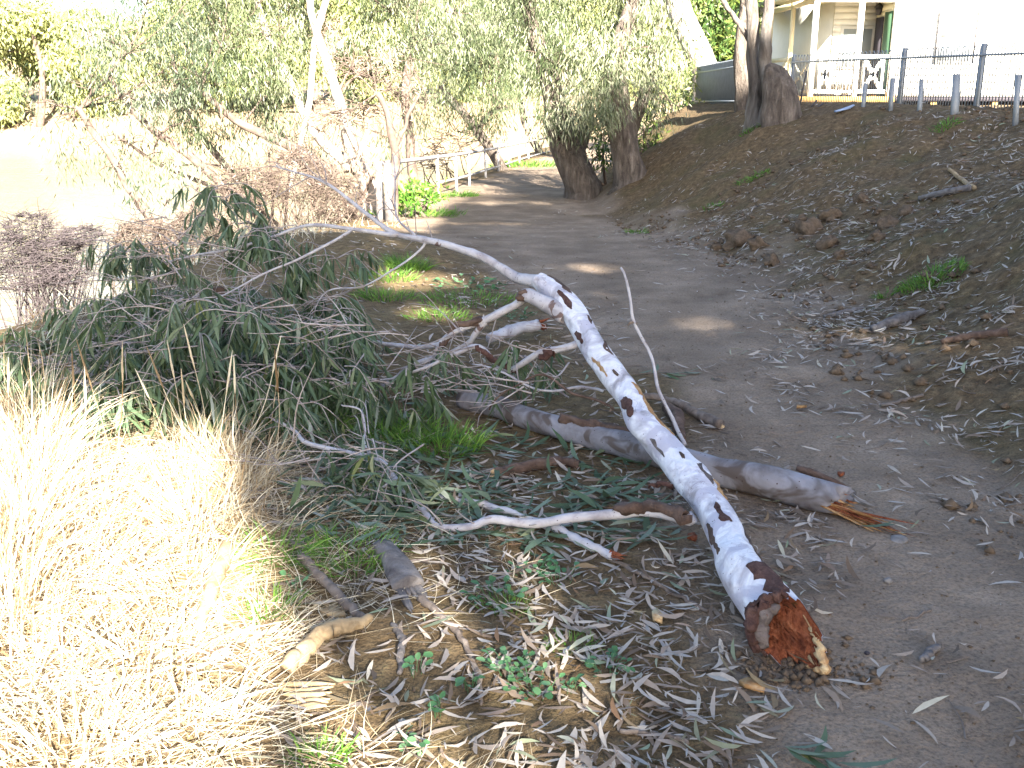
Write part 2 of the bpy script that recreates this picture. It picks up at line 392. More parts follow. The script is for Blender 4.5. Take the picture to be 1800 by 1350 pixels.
def groundmat():
    m, N, L, B = newmat('riverbank_earth')
    g = N.new('ShaderNodeNewGeometry'); P = g.outputs['Position']
    at = N.new('ShaderNodeAttribute'); at.attribute_name = 'path'
    ag = N.new('ShaderNodeAttribute'); ag.attribute_name = 'grassy'
    af = N.new('ShaderNodeAttribute'); af.attribute_name = 'sand'
    n1 = noise(N, L, 1.6, 6, 0.62, P); n2 = noise(N, L, 14, 6, 0.65, P); n3 = noise(N, L, 85, 4, 0.6, P)
    rp = ramp(N, [(0.3, (0.145, 0.108, 0.08)), (0.52, (0.22, 0.168, 0.127)), (0.72, (0.315, 0.245, 0.186))]); L.new(n1.outputs[0], rp.inputs[0])
    rb = ramp(N, [(0.3, (0.058, 0.039, 0.022)), (0.52, (0.128, 0.088, 0.05)), (0.72, (0.205, 0.148, 0.085))]); L.new(n2.outputs[0], rb.inputs[0])
    rg = ramp(N, [(0.35, (0.10, 0.07, 0.038)), (0.6, (0.18, 0.13, 0.07)), (0.75, (0.10, 0.115, 0.035))]); L.new(n2.outputs[0], rg.inputs[0])
    # a mossy tinge on the bank
    rm = ramp(N, [(0.5, (0, 0, 0)), (0.68, (1, 1, 1))]); L.new(n1.outputs[0], rm.inputs[0])
    mm = N.new('ShaderNodeMath'); mm.operation = 'MULTIPLY'; L.new(rm.outputs[0], mm.inputs[0]); mm.inputs[1].default_value = 0.55
    b2 = mixc(N, L, mm.outputs[0], rb.outputs[0], (0.085, 0.076, 0.032))
    c = mixc(N, L, at.outputs['Fac'], b2, rp.outputs[0])
    c = mixc(N, L, ag.outputs['Fac'], c, rg.outputs[0])
    c = mixc(N, L, af.outputs['Fac'], c, (0.27, 0.205, 0.135))
    sp = ramp(N, [(0.34, (0.5, 0.5, 0.5)), (0.5, (1, 1, 1)), (0.7, (1.25, 1.25, 1.25))]); L.new(n3.outputs[0], sp.inputs[0])
    c = mixc(N, L, 0.7, c, sp.outputs[0], 'MULTIPLY')
    L.new(c, B.inputs['Base Color']); B.inputs['Roughness'].default_value = 0.95; B.inputs['Specular IOR Level'].default_value = 0.15
    b = bump(N, L, n2.outputs[0], 0.85, 0.045); b = bump(N, L, n3.outputs[0], 0.7, 0.008, b)
    L.new(b, B.inputs['Normal'])
    return m
M['ground'] = groundmat()

def watermat():
    m, N, L, B = newmat('river_water')
    g = N.new('ShaderNodeNewGeometry')
    mp = N.new('ShaderNodeMapping'); mp.inputs['Scale'].default_value = (0.5, 1.6, 1); L.new(g.outputs['Position'], mp.inputs[0])
    n = noise(N, L, 1.3, 5, 0.6, mp.outputs[0]); n2 = noise(N, L, 0.12, 2, 0.5, g.outputs['Position'])
    r = ramp(N, [(0.35, (0.16, 0.14, 0.095)), (0.65, (0.21, 0.188, 0.135))]); L.new(n2.outputs[0], r.inputs[0])
    L.new(r.outputs[0], B.inputs['Base Color']); B.inputs['Roughness'].default_value = 0.07; B.inputs['Specular IOR Level'].default_value = 0.5
    L.new(bump(N, L, n.outputs[0], 0.6, 0.10), B.inputs['Normal'])
    return m
M['water'] = watermat()

# ------------------------------------------------------------------ the setting: ground, water
def axis(parts):
    out = [np.arange(a, b, s) for a, b, s in parts]
    return np.concatenate(out)
gx = axis([(-400, -120, 28), (-120, -40, 8), (-40, -14, 1.3), (-14, -5.5, 0.3), (-5.5, 7.6, 0.045), (7.6, 16, 0.3), (16, 60, 3), (60, 420, 24)])
gy = axis([(-60, -16, 4), (-16, 1.4, 0.6), (1.4, 9, 0.045), (9, 17, 0.09), (17, 34, 0.3), (34, 90, 1.2), (90, 200, 8), (200, 900, 50)])
GX, GY = np.meshgrid(gx, gy)
GZ = height(GX, GY)
nx_, ny_ = len(gx), len(gy)
ii = np.arange(ny_ - 1)[:, None] * nx_ + np.arange(nx_ - 1)[None]
gq = np.stack([ii, ii + 1, ii + 1 + nx_, ii + nx_], -1).reshape(-1, 4)
gm = mesh('ground', np.stack([GX, GY, GZ], -1).reshape(-1, 3), [gq], None, True)
tx_, ex_ = np.interp(GY, TOE_Y, TOE_X), np.interp(GY, EDGE_Y, EDGE_X)
LEFT_Y = [-40, 0, 2, 3, 4, 5, 6.5, 8, 10, 12, 15, 20, 60]
LEFT_X = [0.3, 0.35, 0.7, 0.75, 0.75, 0.8, 0.65, 0.2, -0.5, -1.3, -1.9, -1.6, 6]
lx_ = np.interp(GY, LEFT_Y, LEFT_X)
wob = 0.35 * fbm(GX * 1.3, GY * 1.3, 3)
pm = sstep(-0.25, 0.25, GX - lx_ + wob) * sstep(0.35, -0.25, GX - tx_ + wob * 1.2)
gr = sstep(0.3, -0.3, GX - lx_ + wob) * sstep(-1.5, 0.0, GX - ex_) * (GY < 14) * (0.55 + 0.45 * (fbm(GX * 2, GY * 2, 2) > -0.3))
gr = np.where((GX < -0.7), gr, gr * 0.35)
sd = ((GY > 50) & (GX < ex_)) * sstep(40, 64, GY) * 0.85
sd = np.maximum(sd, 0.5 * sstep(0.2, 2.0, ex_ - GX) * (GY < 50))
for nm, arr in (('path', pm), ('grassy', gr), ('sand', sd)):
    a = gm.attributes.new(nm, 'FLOAT', 'POINT'); a.data.foreach_set('value', arr.astype(np.float32).ravel())
ground = link('ground', gm, M['ground'])
tag(ground, 'brown earth of the river bank with a worn dirt path', None, None, 'structure')

wv = np.array([[-500, -60, WATER], [120, -60, WATER], [120, 420, WATER], [-500, 420, WATER]])
water = link('river_water', mesh('river_water', wv, [np.array([[0, 1, 2, 3]])]), M['water'])
tag(water, 'muddy brown river beyond the bank', None, None, 'structure')

# ------------------------------------------------------------------ leaf and blade builders
def norm(v): return v / (np.linalg.norm(v, axis=-1, keepdims=True) + 1e-9)
def leaf_arrays(pos, d, side, L, Wd, curl, near=True):
    """pos,d,side (n,3); L,Wd,curl (n,) -> verts, faces"""
    n = len(pos); d = norm(d); side = norm(side - d * np.sum(side * d, -1, keepdims=True)); nrm = np.cross(d, side)
    L = np.asarray(L)[:, None]; Wd = np.asarray(Wd)[:, None]; curl = np.asarray(curl)[:, None]
    c = lambda t: pos + d * L * t - nrm * L * curl * t * t
    if near:
        sk = (rng.normal(size=(n, 1)) * 0.09) if n > 1 else np.array([[0.07]])
        e_ = lambda t: c(t) + side * (Wd / np.maximum(L * 0.13, 1e-6)) * L * sk * 4 * t * (1 - t)
        v = np.stack([c(0), e_(0.16) - side * Wd * 0.30, e_(0.16) + side * Wd * 0.30, e_(0.42) - side * Wd * 0.5, e_(0.42) + side * Wd * 0.5, e_(0.74) - side * Wd * 0.33, e_(0.74) + side * Wd * 0.33, c(1.0)], 1)
        b = np.arange(n)[:, None] * 8
        return v.reshape(-1, 3), [np.concatenate([b + np.array([[1, 3, 4, 2]]), b + np.array([[3, 5, 6, 4]])]), np.concatenate([b + np.array([[0, 1, 2]]), b + np.array([[5, 7, 6]])])], 8
    v = np.stack([c(0), c(0.42) - side * Wd * 0.5, c(0.42) + side * Wd * 0.5, c(1.0)], 1)
    b = np.arange(n)[:, None] * 4
    return v.reshape(-1, 3), [np.concatenate([b + np.array([[0, 1, 2]]), b + np.array([[1, 3, 2]])])], 4
def leaf_mesh(name, pos, d, side, L, Wd, curl, near=True, rnd=None):
    v, f, k = leaf_arrays(pos, d, side, L, Wd, curl, near)
    r = rng.random(len(pos)) if rnd is None else rnd
    return mesh(name, v, f, np.repeat(r, k))
def rdir(n):
    v = rng.normal(size=(n, 3)); return norm(v)
def blade_mesh(name, pos, az, tilt, L, bend, wid, seg=5, rnd=None):
    n = len(pos); t = np.linspace(0, 1, seg)[None]
    L = np.asarray(L)[:, None]; tilt = np.asarray(tilt)[:, None]; bend = np.asarray(bend)[:, None]
    h = L * (np.sin(tilt) * t + bend * t * t * 0.6); zz = L * (np.cos(tilt) * t - bend * t * t * 0.55)
    dx, dy = np.cos(az)[:, None], np.sin(az)[:, None]
    wob_ = (rng.normal(size=(n, 1)) * 0.06) * L * np.sin(t * 3.0)
    c = np.stack([pos[:, 0:1] + h * dx - wob_ * dy, pos[:, 1:2] + h * dy + wob_ * dx, pos[:, 2:3] + zz], -1)
    floor = height(c[..., 0].ravel(), c[..., 1].ravel(), False).reshape(n, seg) + 0.006
    c[..., 2] = np.maximum(c[..., 2], floor)
    ra = rng.random(n) * math.pi
    s = np.stack([np.cos(ra), np.sin(ra), rng.normal(size=n) * 0.4], -1)[:, None] * (np.asarray(wid)[:, None, None] * 0.5) * (1 - 0.85 * t[..., None] ** 2)
    v = np.stack([c - s, c + s], 2).reshape(-1, 3)
    b = (np.arange(n)[:, None] * seg * 2 + np.arange(seg - 1)[None] * 2).reshape(-1, 1)
    q = b + np.array([[0, 1, 3, 2]])
    r = rng.random(n) if rnd is None else rnd
    return mesh(name, v, [q], np.repeat(r, seg * 2))

# ------------------------------------------------------------------ trees
def px_pts(rows, n=None, ground_first=False, noise_amp=0.0):
    """rows of (px, py, y, width_px) -> world points and radii along a smooth curve"""
    A = []
    for px, py, y, w in rows:
        p = PD(px, py, y); A.append([*p, w / F * y * 1.0 / 2])
    A = np.array(A)
    n = n or max(6, len(rows) * 8)
    C = crom(A, n)
    if noise_amp:
        k = np.linspace(0, 1, n)[1:-1, None]
        C[1:-1, :3] += noise_amp * np.stack([vnoise(k[:, 0] * 5 + j * 7 + A[0, 0] * 3, k[:, 0] * 0 + j * 3.7 + A[0, 1]) for j in range(3)], -1)
    return C[:, :3], np.maximum(C[:, 3], 0.0015)
def drop_root(P, r):
    """carry a trunk's foot straight down into the ground"""
    z = hz(P[0][0], P[0][1])
    if P[0][2] > z - 0.15:
        d = P[0] - P[1]; foot = P[0] + np.array([d[0] * 0.4, d[1] * 0.4, z - 0.3 - P[0][2]])
        mid = (P[0] + foot) / 2
        P = np.vstack([foot, mid, P]); r = np.concatenate([[r[0] * 1.35, r[0] * 1.12], r])
    return P, r
def crown_mesh(name, blobs, per_m2, leafL=(0.14, 0.24), wid=(0.022, 0.04), hang=0.75, clus=0.33, near=False, k_leaf=42, gap=None, lf=1.0, kf=1.0):
    """blobs: (centre, radii) ellipsoids; leaf clusters spread through their volume"""
    pos, d, cl = [], [], []
    for c, rad in blobs:
        area = math.pi * rad[0] * rad[2]
        n = max(3, int(area * per_m2))
        u = rdir(n) * (rng.random((n, 1)) ** 0.42)
        cc = np.asarray(c) + u * np.asarray(rad)
        kk = rng.integers(int(k_leaf * 0.5 * kf), int(k_leaf * 1.5 * kf), n)
        idx = np.repeat(np.arange(n), kk)
        sz = clus * (0.6 + 0.8 * rng.random(n))[idx, None]
        off = rng.normal(size=(len(idx), 3)) * sz * np.array([0.6, 0.6, 0.62])
        pos.append(cc[idx] + off); cl.append(rng.random(n)[idx])
        d.append(norm(rdir(len(idx)) * 0.55 + off / (sz + 1e-6) * 0.25 + np.array([0, 0, -hang * 1.3])))
    pos, d, cl = np.concatenate(pos), np.concatenate(d), np.concatenate(cl)
    if gap is not None: k_ = ~gap(pos); pos, d, cl = pos[k_], d[k_], cl[k_]
    n = len(pos)
    L = None
    rnd = np.clip(cl * 0.78 + rng.random(n) * 0.22, 0, 0.999)  # wide per-cluster tone puts lit and dark clumps into the leaf colour
    L = rng.uniform(*leafL, n) * lf; Wd = rng.uniform(*wid, n) * lf
    return leaf_mesh(name, pos, d, rdir(n), L, Wd, rng.normal(size=n) * 0.12, near, rnd)
def blob(px, py, rx, ry, y, dy=None):
    c = PD(px, py, y); s = y / F
    return (c, np.array([rx * s, dy if dy else max(0.5, rx * s * 0.9), ry * s]))
def limbs(mb, start, blobs, r0=0.03, twigs=7, seg=5, start_list=None):
    for c, rad in blobs:
        st = start if start_list is None else start_list[int(np.argmin([np.linalg.norm(np.asarray(s) - c) for s in start_list]))]
        st = np.asarray(st, float)
        mid = (st + c) / 2 + rng.normal(size=3) * 0.12 * np.linalg.norm(st - c)
        P = crom(np.vstack([st, mid, c]), 9)
        mb.tube(P, np.linspace(r0, r0 * 0.35, 9), seg, 0.1)
        for k in range(twigs):
            a = P[random.randint(3, 8)]
            e = np.asarray(c) + rdir(1)[0] * rad * random.uniform(0.6, 1.0)
            m = (a + e) / 2 + np.array([0, 0, 0.12]) * rad[2] + rng.normal(size=3) * 0.1 * rad[0]
            Q = crom(np.vstack([a, m, e]), 6)
            mb.tube(Q, np.linspace(r0 * 0.4, 0.004, 6), 4, 0)
def tree(name, label, trunks, blobs, bark, leaf, per_m2, group=None, limb_mat=None, r0=0.03, twigs=7, extra_dry=None, seg=18, **kw):
    first = trunks[0]
    base = PD(first[0][0], first[0][1], first[0][2]); base[2] = hz(base[0], base[1])
    root = empty(name, base, label, 'tree', group)
    tips = []
    for k, rows in enumerate(trunks):
        P, r = px_pts(rows, None, noise_amp=0.04)
        if k == 0 or rows[0][3] < 0 or (len(rows[0]) > 3 and rows[0][1] > 150 and np.linalg.norm(P[0] - base) < 1.2 and P[0][2] - hz(P[0][0], P[0][1]) < 0.8): P, r = drop_root(P, r)
        mb = MB().tube(P, r, seg if r.max() > 0.06 else 7, 0.16)
        link('trunk' if k == 0 else 'limb', mb.build('trunk', True), bark, root)
        tips += [P[-1], P[len(P) * 2 // 3]]
    if blobs:
        mb = MB(); limbs(mb, tips[0], blobs, r0, twigs, start_list=tips)
        link('branches', mb.build('branches', True), limb_mat or M['limbbrown'], root)
        link('crown', crown_mesh('crown', blobs, per_m2, **kw, **FINE), leaf, root)
    return root

def shadow_gap(p):
    """True where a leaf's shadow would fall on ground that lies in sun in the photograph's place: holes cut in the crowns to place sun patches"""
    t = p[:, 2] / math.tan(SUN_EL); x, y = p[:, 0] + LX * t, p[:, 1] + LY * t
    jx, jy = x + 0.12 * fbm(x * 3, y * 3, 2), y + 0.15 * fbm(x * 3 + 7, y * 3, 2)
    lit = (jy > 1.2) & (jy < 5.15) & (jx < np.interp(jy, [1.5, 2.1, 4, 5.2], [-0.5, -0.6, -1.1, -1.5]))
    lit |= (jx < -0.9) & (jy > 12.8)
    lit |= (jx < -3.6) & (jy > 8)
    lit |= (jy > 21) & (jx < 3.2)
    lit |= jy > 28.6
    for cx, cy, rx, ry in ((-0.95, 8.9, 0.6, 0.5), (0.65, 9.75, 0.6, 0.20), (1.1, 7.2, 0.36, 0.22), (-0.5, 14.3, 1.5, 0.34), (-0.6, 7.6, 0.4, 0.3), (0.2, 17.6, 0.9, 0.3), (1.9, 9.4, 0.5, 0.1)):
        lit |= ((jx - cx) / rx) ** 2 + ((jy - cy) / ry) ** 2 < 1
    return lit
# unseen trees behind the viewpoint, crowns shaped to shade the path and bank
def shade_tree(x, y, label, blobs, h):
    root = empty('gum_tree', (x, y, hz(x, y)), label, 'tree', 'gum trees shading the path from behind the viewpoint')
    P = crom(np.array([[x, y, hz(x, y) - 0.3], [x + 0.15, y, h * 0.35], [x - 0.1, y + 0.2, h * 0.62], [x, y, h * 0.8]]), 20)
    link('trunk', MB().tube(P, np.linspace(0.42, 0.16, 20), 14, 0.12).build('trunk', True), M['trunkpale'], root)
    mb = MB(); limbs(mb, P[-1], blobs, 0.09, 6, start_list=[P[-1], P[-6], P[-10]])
    link('branches', mb.build('branches', True), M['limbbrown'], root)
    link('crown', crown_mesh('crown', blobs, 8.0, leafL=(0.2, 0.36), wid=(0.09, 0.15), hang=0.4, clus=0.45, k_leaf=60, gap=shadow_gap), M['treeleafdark'], root)
V3 = lambda *a: np.array(a, float)
shade_tree(7.6, -11.5, 'tall gum tree behind the viewpoint, nearer the river', [
    (V3(7.9, -11, 9.6), V3(3.2, 1.8, 2.8)), (V3(3.9, -11, 11.0), V3(2.2, 1.6, 1.4)), (V3(8.6, -11, 12.0), V3(2.2, 1.6, 1.4)), (V3(5.7, -10.6, 8.6), V3(1.2, 1.2, 1.2)), (V3(6.2, -11, 6.8), V3(2.4, 1.3, 1.5)), (V3(4.0, -11, 9.4), V3(2.0, 1.3, 1.4))], 9)
shade_tree(12.8, -11.5, 'tall gum tree behind the viewpoint, on top of the bank', [
    (V3(12.6, -11, 11.2), V3(3.8, 2.0, 3.6)), (V3(10.8, -11, 8.6), V3(2.4, 1.7, 1.8)), (V3(15.5, -11, 13.2), V3(3.0, 1.8, 2.4)), (V3(11.6, -11, 15.2), V3(3.4, 1.6, 2.0)), (V3(8.6, -11, 13.2), V3(2.6, 1.6, 1.6)), (V3(15.2, -11, 16.8), V3(3.4, 1.8, 2.8)), (V3(17.6, -11, 18.8), V3(2.8, 1.6, 2.4))], 13)

shade_tree(9.5, -5.5, 'unseen broad gum tree added behind the viewpoint, closest to the path', [  # added out of view to block sky light and deepen the shade
    (V3(8.6, -5.0, 8.6), V3(3.0, 2.4, 1.3)), (V3(5.2, -4.2, 8.9), V3(2.6, 2.2, 1.1)), (V3(10.5, -3.0, 9.2), V3(2.6, 2.2, 1.3)), (V3(7.0, -2.0, 9.4), V3(2.6, 1.8, 1.0))], 8)

LATE = []
# riverside trees, far ones first
def fartree(px, yb, h, w, label, i):
    x = (px - 900) / F * yb; zb = hz(x, yb)
    root = empty('far_gum_tree', (x, yb, zb), label, 'tree', 'trees on the far bank of the river')
    P = crom(np.array([[x, yb, zb - 0.3], [x + rng.normal() * 0.4, yb, zb + h * 0.35], [x + rng.normal() * 0.8, yb, zb + h * 0.75]]), 12)
    link('trunk', MB().tube(P, np.linspace(0.3, 0.1, 12), 8, 0.1).build('trunk', True), M['limbbrown'], root)
    bl = []
    for k in range(9):
        a = rng.random(2)
        bl.append((V3(x + (a[0] - 0.5) * w, yb + rng.normal() * 1.2, zb + h * (0.06 + 0.84 * a[1])), V3(w * 0.24, 1.4, h * 0.13) * (0.7 + 0.6 * rng.random())))
    mb = MB(); limbs(mb, P[-1], bl, 0.07, 3, start_list=[P[4], P[7], P[-1]]); link('branches', mb.build('branches', True), M['limbbrown'], root)
    link('crown', crown_mesh('crown', bl, 4.2, leafL=(0.25, 0.5), wid=(0.10, 0.2), hang=0.5, clus=0.65, k_leaf=46), M['farleaf'], root)
FAR = [(-60, 74, 11, 9), (20, 77, 12, 9), (95, 72, 10, 7), (175, 80, 6.5, 7), (250, 75, 8, 8), (330, 79, 11, 9), (410, 74, 10, 8), (490, 81, 12, 9), (570, 75, 11, 8), (650, 80, 12, 9),
       (730, 74, 10, 8), (805, 82, 12, 9), (880, 76, 11, 8), (960, 84, 12, 9), (1050, 88, 13, 10), (1150, 92, 13, 10), (1260, 95, 13, 11)]
FARL = ['leftmost', 'second', 'third', 'fourth', 'fifth', 'sixth', 'seventh', 'eighth', 'ninth', 'tenth', 'eleventh', 'twelfth', 'thirteenth', 'fourteenth', 'fifteenth', 'sixteenth', 'seventeenth']
for i, f in enumerate(FAR):
    fartree(*f, ('sunlit pale green tree on the far bank, leftmost of the row' if i == 0 else 'sunlit pale green tree on the far bank, %s in the row from the left' % FARL[i]), i)

tree('river_gum', 'leaning olive green tree reaching left over the river', [
    [(300, 440, 14.0, 18), (262, 385, 14.0, 16), (215, 310, 14.0, 13), (165, 235, 14.0, 11), (140, 190, 14.0, 9)]],
    [blob(215, 60, 95, 60, 14.6), blob(160, 130, 60, 50, 14), blob(330, 95, 85, 70, 15), blob(240, 175, 80, 34, 14.4), blob(130, 215, 50, 22, 14), blob(255, -60, 150, 60, 15), blob(75, 175, 40, 30, 14), blob(210, 300, 40, 16, 14)],
    M['limbbrown'], M['treeleafdark'], 17, r0=0.022, twigs=8, leafL=(0.10, 0.19), wid=(0.016, 0.03), clus=0.24)
tree('river_gum', 'slanting tree with brown limbs angled over the water', [
    [(500, 420, 15.5, 22), (400, 330, 15.5, 17), (300, 255, 15.6, 13), (230, 190, 15.7, 10), (190, 130, 15.8, 8)],
    [(590, 310, 16.5, 20), (500, 255, 16.3, 16), (420, 212, 16.2, 12), (350, 160, 16, 8)]],
    [blob(425, 50, 100, 60, 17.0), blob(395, 145, 80, 45, 16.5), blob(330, 215, 60, 24, 15.8), blob(270, 290, 45, 22, 15.2), blob(470, 120, 70, 60, 17.5), blob(400, -60, 150, 60, 17), blob(360, 20, 70, 50, 17)],
    M['limbbrown'], M['treeleaf'], 19, r0=0.022, twigs=8, leafL=(0.12, 0.22), wid=(0.018, 0.034), clus=0.26)
tree('river_gum', 'pale forked gum with bleached trunks rising from the bank', [
    [(655, 350, 17, 34), (632, 290, 17, 27), (605, 210, 17, 20), (580, 130, 17, 16), (552, 40, 17, 13), (540, -60, 17, 9)],
    [(500, 345, 16.5, 8), (522, 270, 16.6, 10), (540, 190, 16.8, 11), (548, 120, 17, 12), (562, 30, 17, 12), (590, -60, 17.2, 10)],
    [(640, 310, 17.3, 22), (560, 240, 17.5, 16), (510, 150, 17.8, 14), (470, 60, 18, 12), (440, -40, 18, 8)],
    [(612, 300, 17, 18), (608, 240, 17.2, 15), (590, 170, 17.4, 12)]],
    [blob(520, 40, 70, 70, 18), blob(700, 25, 90, 60, 18.5), blob(660, 90, 60, 40, 18), blob(600, -70, 180, 60, 18), blob(480, 180, 50, 50, 18), blob(760, 80, 60, 50, 19)],
    M['trunkpale'], M['treeleaf'], 17, r0=0.025, twigs=8, leafL=(0.12, 0.22), wid=(0.018, 0.034), clus=0.26)
for tb, lb in (([blob(300, 330, 60, 22, 13.4), blob(360, 290, 50, 24, 13.8), blob(240, 345, 46, 18, 13.2)], 'sparse drooping shrub in front of the water, left of the scrub'), ([blob(470, 250, 60, 30, 15.4), blob(430, 285, 50, 22, 15), blob(520, 215, 40, 34, 16)], 'sparse drooping shrub under the slanting brown limbs'),
               ([blob(620, 280, 40, 34, 15.8), blob(570, 300, 40, 30, 15.4), blob(660, 300, 24, 40, 15.2)], 'pale twiggy shrub around the foot of the pale gum')):
    LATE.append((tb, lb))
tree('river_gum', 'airy grey green gum with thin leaning stems hanging low over the water', [
    [(470, 400, 18.5, 14), (420, 320, 18.5, 12), (360, 240, 18.6, 10), (320, 170, 18.8, 8), (300, 90, 19, 6)],
    [(560, 330, 18.8, 12), (520, 270, 18.8, 10), (470, 200, 18.9, 8), (440, 120, 19, 6)],
    [(470, 395, 18.4, 9), (380, 330, 18.2, 8), (280, 285, 18, 6), (200, 235, 18, 4)]],
    [blob(280, 170, 60, 40, 18.6), blob(350, 245, 55, 32, 18.4), blob(450, 205, 60, 36, 18.6), blob(540, 250, 44, 34, 18.6), blob(620, 185, 50, 40, 19), blob(690, 245, 36, 30, 19), blob(230, 255, 50, 26, 18), blob(410, 300, 40, 20, 18), blob(150, 260, 44, 24, 17.8)],
    M['limbbrown'], M['treeleafdark'], 13, r0=0.02, twigs=10, leafL=(0.13, 0.22), wid=(0.02, 0.034), clus=0.26, k_leaf=34)
tree('dry_tree', 'half dead tree of pinkish dry twigs behind the white post', [
    [(693, 392, 15, 20), (690, 330, 15, 18), (694, 260, 15, 14), (680, 205, 15, 11), (662, 165, 15, 9)],
    [(694, 262, 15, 9), (712, 220, 15, 7), (735, 165, 15, 5)]],
    [blob(650, 130, 75, 55, 15.6), blob(640, 210, 65, 40, 15.6), blob(590, 100, 50, 60, 15.8), blob(700, 170, 45, 50, 15.4), blob(560, 230, 40, 50, 15.6)],
    M['limbbrown'], M['dryleaf'], 13, r0=0.016, twigs=26, leafL=(0.07, 0.15), wid=(0.010, 0.02), clus=0.22, k_leaf=26, hang=0.2, limb_mat=M['limbbrown'])
tree('river_gum', 'straight tree with shaded trunk standing behind the railing', [
    [(728, 322, 22, 17), (722, 260, 22, 16), (714, 190, 22, 14), (720, 100, 22, 11), (740, 0, 22, 8)]],
    [blob(745, 120, 55, 45, 23), blob(770, 190, 50, 32, 22.5), blob(800, 20, 80, 60, 24), blob(780, -60, 120, 60, 24), blob(735, 215, 30, 20, 22.5)],
    M['limbbrown'], M['treeleaf'], 15, r0=0.02, twigs=7, leafL=(0.13, 0.24), wid=(0.022, 0.04), clus=0.3)
tree('river_gum', 'tree leaning left across the railing', [
    [(890, 312, 27, 18), (868, 275, 27, 17), (838, 228, 27, 16), (800, 185, 27, 13), (775, 150, 27, 10)],
    [(838, 228, 27, 9), (862, 200, 27, 7), (900, 190, 27, 5)]],
    [blob(850, 130, 70, 50, 27), blob(870, 60, 80, 60, 27), blob(800, 80, 50, 40, 27.5), blob(880, 175, 60, 26, 26), blob(830, 215, 50, 20, 27)],
    M['trunkdark'], M['treeleaf'], 13, r0=0.03, twigs=8, leafL=(0.15, 0.27), wid=(0.026, 0.045), clus=0.33)
tree('river_gum', 'dark crooked tree at the far end of the railing', [
    [(955, 290, 36, 13), (945, 262, 36, 13), (930, 232, 36, 12), (918, 205, 36, 10), (915, 160, 36, 8)]],
    [blob(930, 130, 60, 45, 35), blob(950, 60, 80, 60, 35), blob(985, 200, 40, 22, 34), blob(905, 10, 90, 60, 36)],
    M['trunkdark'], M['treeleaf'], 9, r0=0.04, twigs=7, leafL=(0.2, 0.34), wid=(0.035, 0.06), clus=0.42)
tree('path_gum', 'thick dark trunk on the bank side of the path, nearer the railing', [
    [(1030, 338, 19, 66), (1018, 300, 19, 58), (1000, 262, 19, 52), (985, 225, 19, 48), (965, 150, 19, 34), (940, 60, 19, 24), (915, -30, 19.2, 16)],
    [(1012, 285, 19.2, 30), (1028, 235, 19.3, 26), (1035, 180, 19.4, 18)]],
    [blob(985, 120, 80, 60, 18.6), blob(970, 222, 46, 18, 18.2), blob(1030, 215, 40, 20, 18.2), blob(1000, 195, 55, 26, 18.3), blob(930, 25, 70, 60, 19), blob(1060, 60, 70, 60, 19), blob(980, -60, 170, 60, 19)],
    M['trunkdark'], M['treeleaf'], 17, r0=0.03, twigs=8, leafL=(0.13, 0.24), wid=(0.02, 0.036), clus=0.28)
tree('path_gum', 'thick dark trunk on the bank side of the path, nearer the fence', [
    [(1112, 318, 18, 62), (1102, 275, 18, 54), (1090, 230, 18, 50), (1080, 185, 18, 44), (1085, 110, 18, 30), (1110, 20, 18, 22), (1140, -60, 18, 14)],
    [(1098, 260, 18.2, 30), (1120, 205, 18.4, 24), (1140, 120, 18.6, 18), (1165, 30, 19, 12)]],
    [blob(1090, 120, 80, 65, 17.6), blob(1085, 200, 60, 22, 17.2), blob(1050, 175, 55, 35, 17.4), blob(1145, 130, 55, 60, 18), blob(1120, 40, 80, 60, 18.4), blob(1110, -60, 140, 60, 18.5), blob(1170, 190, 34, 26, 18.5)],
    M['trunkdark'], M['treeleaf'], 17, r0=0.03, twigs=8, leafL=(0.13, 0.24), wid=(0.02, 0.036), clus=0.28)
tree('white_gum', 'stout white trunk leaning left behind the end of the fence', [
    [(1250, 190, 26, 62), (1240, 130, 26, 52), (1218, 70, 26, 44), (1195, 20, 26, 38), (1170, -50, 26, 30)]],
    [blob(1180, -70, 90, 40, 26), blob(1120, -60, 80, 40, 26)], M['trunkpale'], M['treeleaf'], 6, r0=0.05, leafL=(0.2, 0.3), wid=(0.03, 0.05), clus=0.4)
tree('bank_gum', 'twin stemmed gum with flaking pale bark on top of the bank', [
    [(1329, 210, 16.6, 36), (1327, 170, 16.6, 26), (1324, 110, 16.6, 22), (1324, 40, 16.6, 20), (1314, -40, 16.6, 17)],
    [(1350, 208, 16.4, 32), (1350, 160, 16.4, 24), (1346, 90, 16.4, 21), (1347, 40, 16.4, 18), (1358, -40, 16.4, 16)],
    [(1319, 78, 16.7, 10), (1296, 38, 16.7, 9), (1262, -15, 16.7, 8)]],
    [blob(1320, -110, 90, 50, 16.6)], M['trunkmottle'], M['treeleaf'], 6, r0=0.03, leafL=(0.13, 0.24), wid=(0.02, 0.036), clus=0.3)

tree('bank_gum', 'brown shaded trunk just behind the twin stemmed gum', [
    [(1304, 204, 18.4, 26), (1302, 120, 18.4, 24), (1306, 50, 18.4, 22), (1312, -40, 18.4, 19)]], [blob(1300, -110, 90, 50, 18.4)], M['trunkdark'], M['treeleaf'], 6, r0=0.03, leafL=(0.13, 0.24), wid=(0.02, 0.036), clus=0.3)

